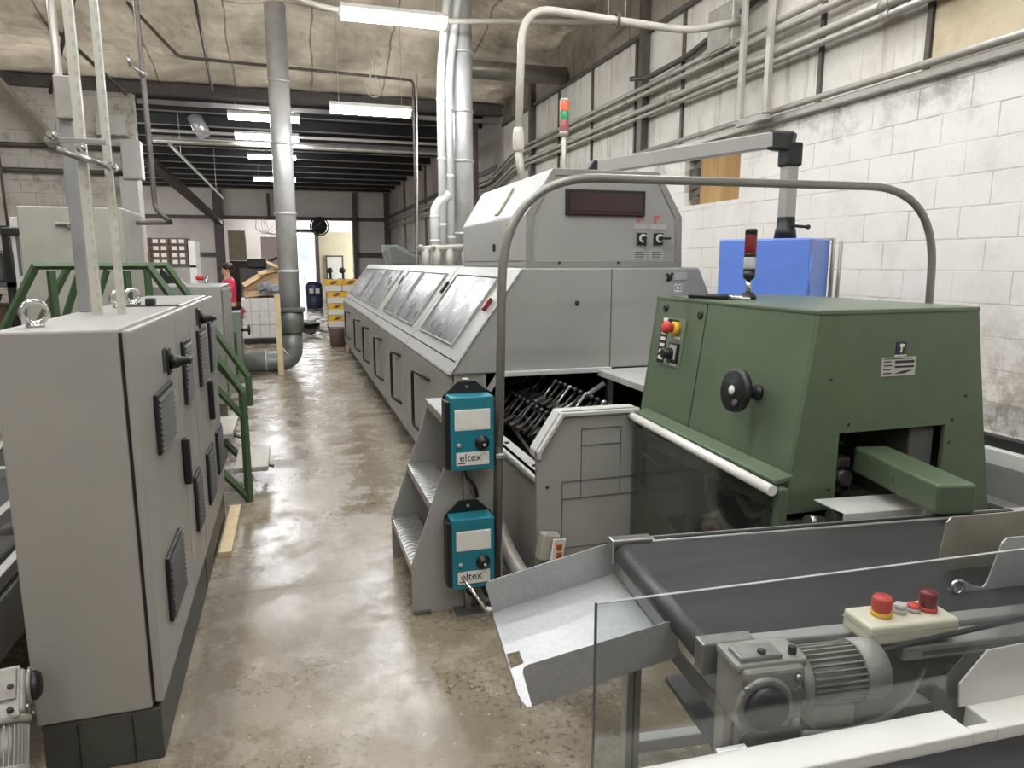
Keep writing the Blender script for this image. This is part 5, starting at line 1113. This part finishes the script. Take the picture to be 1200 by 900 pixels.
pipe('black cable stretched along the conveyor rail past the button box', [tuple(CM @ Vector(p)) for p in ((.33, -.115, .835), (.40, -.115, .845), (.62, -.115, .868), (1.1, -.12, .91))], .006, RUBBER, .05, name='cable', cat='cable')
pipe('grey cable looping below the gear motor', [tuple(CM @ Vector(p)) for p in ((.12, -.18, .72), (.25, -.17, .70), (.4, -.13, .71), (.5, -.06, .74))], .006, PIPE, .08, name='cable', cat='cable')
# grey metal tray at the conveyor end
TR = Thing('delivery_tray', 'galvanised grey sheet-metal tray sloping down from the conveyor end', 'tray', (.868, 1.61, .715))
A = Vector((.894, 1.844, .722)); yaw_t, pit, L, W = .12, .244, .385, .468
u = Vector((-math.cos(yaw_t)*math.cos(pit), math.sin(yaw_t)*math.cos(pit), -math.sin(pit))); v_ = Vector((-math.sin(yaw_t), -math.cos(yaw_t), 0)); n_ = u.cross(v_).normalized()
if n_.z < 0: n_ = -n_
def TP(s, t_, h=0.): return A+u*s+v_*t_+n_*h
q = MB()
fl = [TP(0, 0), TP(0, W), TP(L-.01, W), TP(L, W-.035), TP(L, .30), TP(L-.035, .295), TP(L-.035, .235), TP(L, .23), TP(L, 0)]
q.slab(fl, .002); TR.part('tray_floor', q, ZINC)
def flange(t_, hr, hl, s0=0., s1=L):
    p = [TP(s0, t_, 0), TP(s1, t_, 0)]
    rr = .015
    p += [TP(s1, t_, hl-rr), TP(s1-rr*.3, t_, hl-rr*.3), TP(s1-rr, t_, hl), TP(s0+rr, t_, hr), TP(s0+rr*.3, t_, hr-rr*.3), TP(s0, t_, hr-rr)]
    return MB().slab(p, .002)
TR.part('back_flange', flange(0, .10, .10, -.01, L), ZINC); TR.part('front_flange', flange(W, .095, .105, -.01, L-.02), ZINC)
TR.part('inner_lip', MB().slab([TP(-.004, .004, 0), TP(-.004, W-.004, 0), TP(-.012, W-.004, .06), TP(-.012, .004, .06)], .002), ZINC)
TR.part('edge_strip', MB().slab([TP(L+.002, .01, .0), TP(L+.002, W-.05, .0), TP(L+.006, W-.06, -.04), TP(L+.006, .01, -.03)], .002), ZINC)
0 and TR.part('end_lip', MB().slab([TP(-.002, .01, 0), TP(-.002, W-.01, 0), TP(-.012, W-.01, .07), TP(-.012, .01, .07)], .002), ZINC)
for t_ in (.03,): TR.part('bolt', MB().lathe([(.008, 0), (.008, .006)], TP(.0, .012, .06), v_, 10), GREYD)
TR.part('support_arm', MB().tube([tuple(TP(.0, .10, -.01)), tuple(TP(.10, .10, -.02)), tuple(CM @ Vector((.02, BW-.04, .6)))], .012, 6), ALU)
ss = Thing('support_strut', 'thin bright strut running down beside the tray corner', 'strut', tuple(TP(L+.02, -.05, 0))); ss.part('bar', MB().tube([TP(L+.06, -.10, .09), TP(L+.012, .0, .0)], .005, 8), CHROME); ss.part('clip', MB().lathe([(.01, 0), (.01, .02)], TP(L+.012, -.005, -.005), n=10), STEEL)
# white cover on the far rail, clear guards, plates
WC = Thing('rail_cover', 'pale bent metal cover between the belt and the green machine opening', 'cover', (2.0, 1.98, .6))
CVM = Matrix.Translation((2.01, 1.89, 0)) @ Matrix.Rotation(R(-6), 4, 'Z')
WC.part('top_face', MB().obox((0, .06, .797), (.47, .17, .006), Euler((R(-3), 0, 0)).to_matrix(), .002, 1, CVM), GREYL); WC.part('front_face', MB().obox((0, -.025, .762), (.47, .006, .08), None, .002, 1, CVM), GREYL); WC.part('leg', MB().obox((-.2, .03, .365), (.04, .04, .73), None, .002, 1, CVM), GREYD); WC.part('leg', MB().obox((.2, .03, .365), (.04, .04, .73), None, .002, 1, CVM), GREYD)
for lab, c0, yy, m in (('rear stained stainless guide plate at the right edge of the belt', 0, 1.44, mat('stained_stainless', (168, 162, 146), .35, metal=.5, var=.14, scale=6)),):
    T = Thing('guide_plate', lab, 'plate', (1.845, 1.34, .842), R(-6), None, local=True)
    T.part('plate', MB().prism([(-.235, .03), (-.24, .04), (-.228, .135), (-.215, .148), (.5, .155), (.5, .0), (.1, .0), (-.2, .0)], 'xz', 0, .004), m); T.part('bolt', MB().lathe([(.012, 0), (.012, .01)], (.07, 0, .13), (0, -1, 0), 12), STEEL)
T = Thing('guide_plate', 'front grey guide plate with slanted edge at the right picture edge', 'plate', (1.63, 1.25, .842), R(-6), None, local=True)
T.part('plate', MB().prism([(-.09, -.01), (-.085, .02), (-.07, .03), (-.03, .008), (-.005, .004), (.006, .015), (.036, .118), (.05, .13), (.6, .137), (.6, -.01)], 'xz', 0, .005, .001), ZINC); T.part('latch_ring', MB().torus((-.085, -.004, .014), .016, .005, (0, 1, 0)), CHROME); T.part('hole', MB().lathe([(.005, 0), (.005, .001)], (.12, 0, .13), (0, -1, 0), 10), GREYD)
# nearest white-railed conveyor
NC = Thing('white_conveyor', 'white-railed conveyor with dark belt along the lower right picture edge', 'conveyor', (1.2, .6, 0), 0)
def NR(x, y): 
    c, s_ = math.cos(R(-2.5)), math.sin(R(-2.5)); return (.576+(x)*c-y*s_, .972+x*s_+y*c)
NM = Matrix.Translation((.576, .972, 0)) @ Matrix.Rotation(R(-2.5), 4, 'Z')
NC.part('rail', (lambda q: (q.box((-.6, -.072, .74), (.585, 0, .80), .003, 2, NM), q.box((.585, -.072, .74), (.64, -.052, .80), .002, 1, NM), q.box((.64, -.072, .74), (2.2, 0, .80), .003, 2, NM), q)[-1])(MB()), WHITE)
NC.part('belt', MB().box((-.6, -.62, .765), (2.2, -.076, .78), .002, 1, NM), BELT); NC.part('rail', MB().box((-.6, -.70, .74), (2.2, -.625, .80), .003, 2, NM), WHITE)
for (x, y) in ((-.5, -.66), (1.9, -.04), (1.9, -.66)): NC.part('leg', MB().box((x, y, 0), (x+.04, y+.04, .74), .003, 1, NM), ALU)
NC.part('leg', MB().box((.66, -.06, 0), (.7, -.02, .74), .003, 1, NM), ALU)
T = Thing('guard_plate', 'grey chamfered guard plate standing on the white rail', 'plate', tuple(NM @ Vector((.9, -.01, .80)))); 
T.part('plate', (lambda q: (q.prism([(.622, .80), (.617, .85), (.677, .912), (1.6, .935), (1.6, .80)], 'xz', -.004, 0, .001), q.xf(NM), q)[-1])(MB()), GREYL); T.part('fixing_tab', MB().box((.66, .0, .80), (.9, .03, .805), 0, 1, NM), GREYL)
T = Thing('acrylic_guard', 'clear acrylic guard standing behind the white rail before the motor', 'guard', tuple(NM @ Vector((.5, .012, .4)))); 
GB = clearmat('acrylic_edge', (120, 126, 126), .2, .1)
T.part('pane', (lambda q: (q.box((-.128, .008, .55), (1.35, .012, 1.105), 0, 1, NM), q)[-1])(MB()), ACRYL)
T.part('edge', (lambda q: (q.box((-.131, .007, .55), (-.128, .013, 1.106), 0, 1, NM), q)[-1])(MB()), GREYD); T.part('edge', MB().box((-.128, .007, 1.105), (1.35, .013, 1.1062), 0, 1, NM), mat('sawn_edge', (150, 152, 150), .4, var=0))
T.part('bracket', MB().box((.1, .0, .74), (.16, .01, .80), .001, 1, NM), STEEL)
# ================================================================== PERSON
def skin_mesh(name, verts, edges, m, parent, sub=2, loc=(0, 0, 0)):
    me = bpy.data.meshes.new(name); me.from_pydata([v[0] for v in verts], edges, []); o = bpy.data.objects.new(name, me); COL.objects.link(o)
    sk = o.modifiers.new('Skin', 'SKIN'); sk.use_smooth_shade = True
    lay = me.skin_vertices[0].data
    for i, v in enumerate(verts): r = v[1]; lay[i].radius = (r, r) if not isinstance(r, tuple) else r; lay[i].use_root = (i == 0)
    if sub: ss_ = o.modifiers.new('Subdivision', 'SUBSURF'); ss_.levels = sub; ss_.render_levels = sub
    me.materials.append(m); o.parent = parent; return o
PE = bpy.data.objects.new('person', None); COL.objects.link(PE); PE.location = (-1.03, 13.2, 0); PE.rotation_euler = (0, 0, R(-78))
PE['label'] = 'person in a bright pink shirt standing at the machines, facing left'; PE['category'] = 'person'
# local frame: faces -y, +x is the figure's left
V = []; Ed = []
def add(p, r, par=None):
    V.append((p, r)); 
    if par is not None: Ed.append((par, len(V)-1))
    return len(V)-1
pel = add((0, 0, .92), (.15, .11)); wa = add((0, .0, 1.04), (.135, .10), pel); ch = add((0, .01, 1.22), (.16, .115), wa); sh = add((0, .01, 1.34), (.12, .09), ch); nk = add((0, -.0, 1.41), .052, sh); hd0 = add((0, -.02, 1.47), (.066, .08), nk); hd1 = add((0, -.025, 1.53), (.076, .092), hd0); hd2 = add((0, -.01, 1.59), (.062, .075), hd1)
for s_ in (-1, 1):
    hp = add((s_*.09, 0, .86), .088, pel); kn = add((s_*.10, -.015, .48), .058, hp); an = add((s_*.10, .02, .09), .040, kn); add((s_*.11, -.14, .04), (.036, .03), an)
    so = add((s_*.18, .01, 1.32), .055, sh); el = add((s_*.22, -.03, 1.06), .042, so)
    wr = add((s_*.22, -.18, .90), .030, el) if s_ > 0 else add((s_*.22, -.20, .93), .030, el)
    pm = add((s_*.215, -.235, .86 if s_ > 0 else .91), (.036, .018), wr)
    for i, (dx, ln) in enumerate(((-.027, .062), (-.009, .072), (.009, .067), (.027, .052))):
        z = V[pm][0][2]; f1 = add((s_*.215+dx, -.272, z-.02), .009, pm); add((s_*.215+dx, -.272-ln*.5, z-.02-ln*.6), .0075, f1)
    t1 = add((s_*(.215-.04), -.225, V[pm][0][2]-.01), .010, wr); add((s_*(.215-.045), -.255, V[pm][0][2]-.03), .009, t1)
body = skin_mesh('body', V, Ed, SKIN, PE)
q = MB(); q.ball((0, -.104, 1.52), .012, 8, 6, (.8, 1.0, 1.5)); q.box((-.022, -.108, 1.475), (.022, -.098, 1.482), .002)
for s_ in (-1, 1): q.ball((s_*.078, -.01, 1.52), .022, 8, 6, (.4, .8, 1.3))
f = q.build('face_features', mat('skin_shade', (190, 136, 116), .5, var=0), PE)
q = MB(); 
for s_ in (-1, 1): q.torus((s_*.032, -.112, 1.545), .022, .003, (0, 1, 0), 14, 6); q.cyl((s_*.054, -.112, 1.545), (s_*.078, -.01, 1.55), .003, n=6); q.ball((s_*.032, -.100, 1.545), .010, 8, 6)
q.build('glasses', BLACK, PE)
q = MB(); q.ball((0, .012, 1.575), .098, 20, 12, (.9, 1.05, .82)); q.ball((0, .06, 1.51), .075, 14, 10, (1.0, .7, 1.2)); q.build('hair', HAIR, PE)
V = []; Ed = []
a0 = add((0, 0, .90), (.17, .13)); a1 = add((0, 0, 1.04), (.16, .12), a0); a2 = add((0, .01, 1.22), (.178, .13), a1); a3 = add((0, .01, 1.335), (.13, .10), a2); add((0, 0, 1.385), .07, a3)
for s_ in (-1, 1):
    b0 = add((s_*.175, .01, 1.32), .072, a3); add((s_*.212, -.015, 1.14), .062, b0)
skin_mesh('shirt', V, Ed, PINK, PE)
V = []; Ed = []
a0 = add((0, 0, .93), (.162, .122))
for s_ in (-1, 1):
    b0 = add((s_*.09, 0, .84), .10, a0); b1 = add((s_*.10, -.015, .48), .075, b0); add((s_*.10, .02, .11), .06, b1)
skin_mesh('trousers', V, Ed, JEANS, PE)
for s_ in (-1, 1): MB().obox((s_*.105, -.05, .035), (.085, .25, .07), None, .03, 3).build('shoe', BLACK, PE)
hb = Thing('red_cloth', 'dark red cloth held at the hip of the person in pink', 'cloth', (-.86, 13.05, .74)); hb.part('folds', MB().lathe([(.03, 0), (.07, .06), (.06, .14), (.02, .2)], (-.84, 13.15, .70), n=14), mat('red_cloth', (150, 46, 66), .8, var=.1)); hb.part('white_fold', MB().lathe([(.02, 0), (.035, .05), (.01, .12)], (-.80, 13.12, .70), n=12), LABELM)

# ================================================================== LIGHT, WORLD, CAMERA
wd_ = bpy.data.worlds.new('World'); SC.world = wd_; wd_.use_nodes = True
bg = wd_.node_tree.nodes['Background']; bg.inputs[0].default_value = (.95, .98, 1.0, 1); bg.inputs[1].default_value = 6.0
cd = bpy.data.cameras.new('Camera'); cam = bpy.data.objects.new('Camera', cd); COL.objects.link(cam)
cd.sensor_width = 36; cd.lens = 36*832/1200; cd.clip_start = .05; cd.clip_end = 200
PH = math.atan(142/832); TH = math.atan(260*math.cos(PH)/832)
cam.location = (0, 0, 1.65); cam.rotation_euler = (PI/2-PH, 0, -TH)
SC.camera = cam
SC.view_settings.view_transform = 'Standard'; SC.view_settings.look = 'None'; SC.view_settings.gamma = 1; SC.view_settings.use_curve_mapping = False
SC.view_settings.exposure = EXPOSURE
SC.cycles.use_denoising = True; SC.cycles.max_bounces = 8; SC.cycles.diffuse_bounces = 5; SC.cycles.transparent_max_bounces = 12; SC.cycles.caustics_reflective = False; SC.cycles.caustics_refractive = False
SC.cycles.sample_clamp_indirect = 4
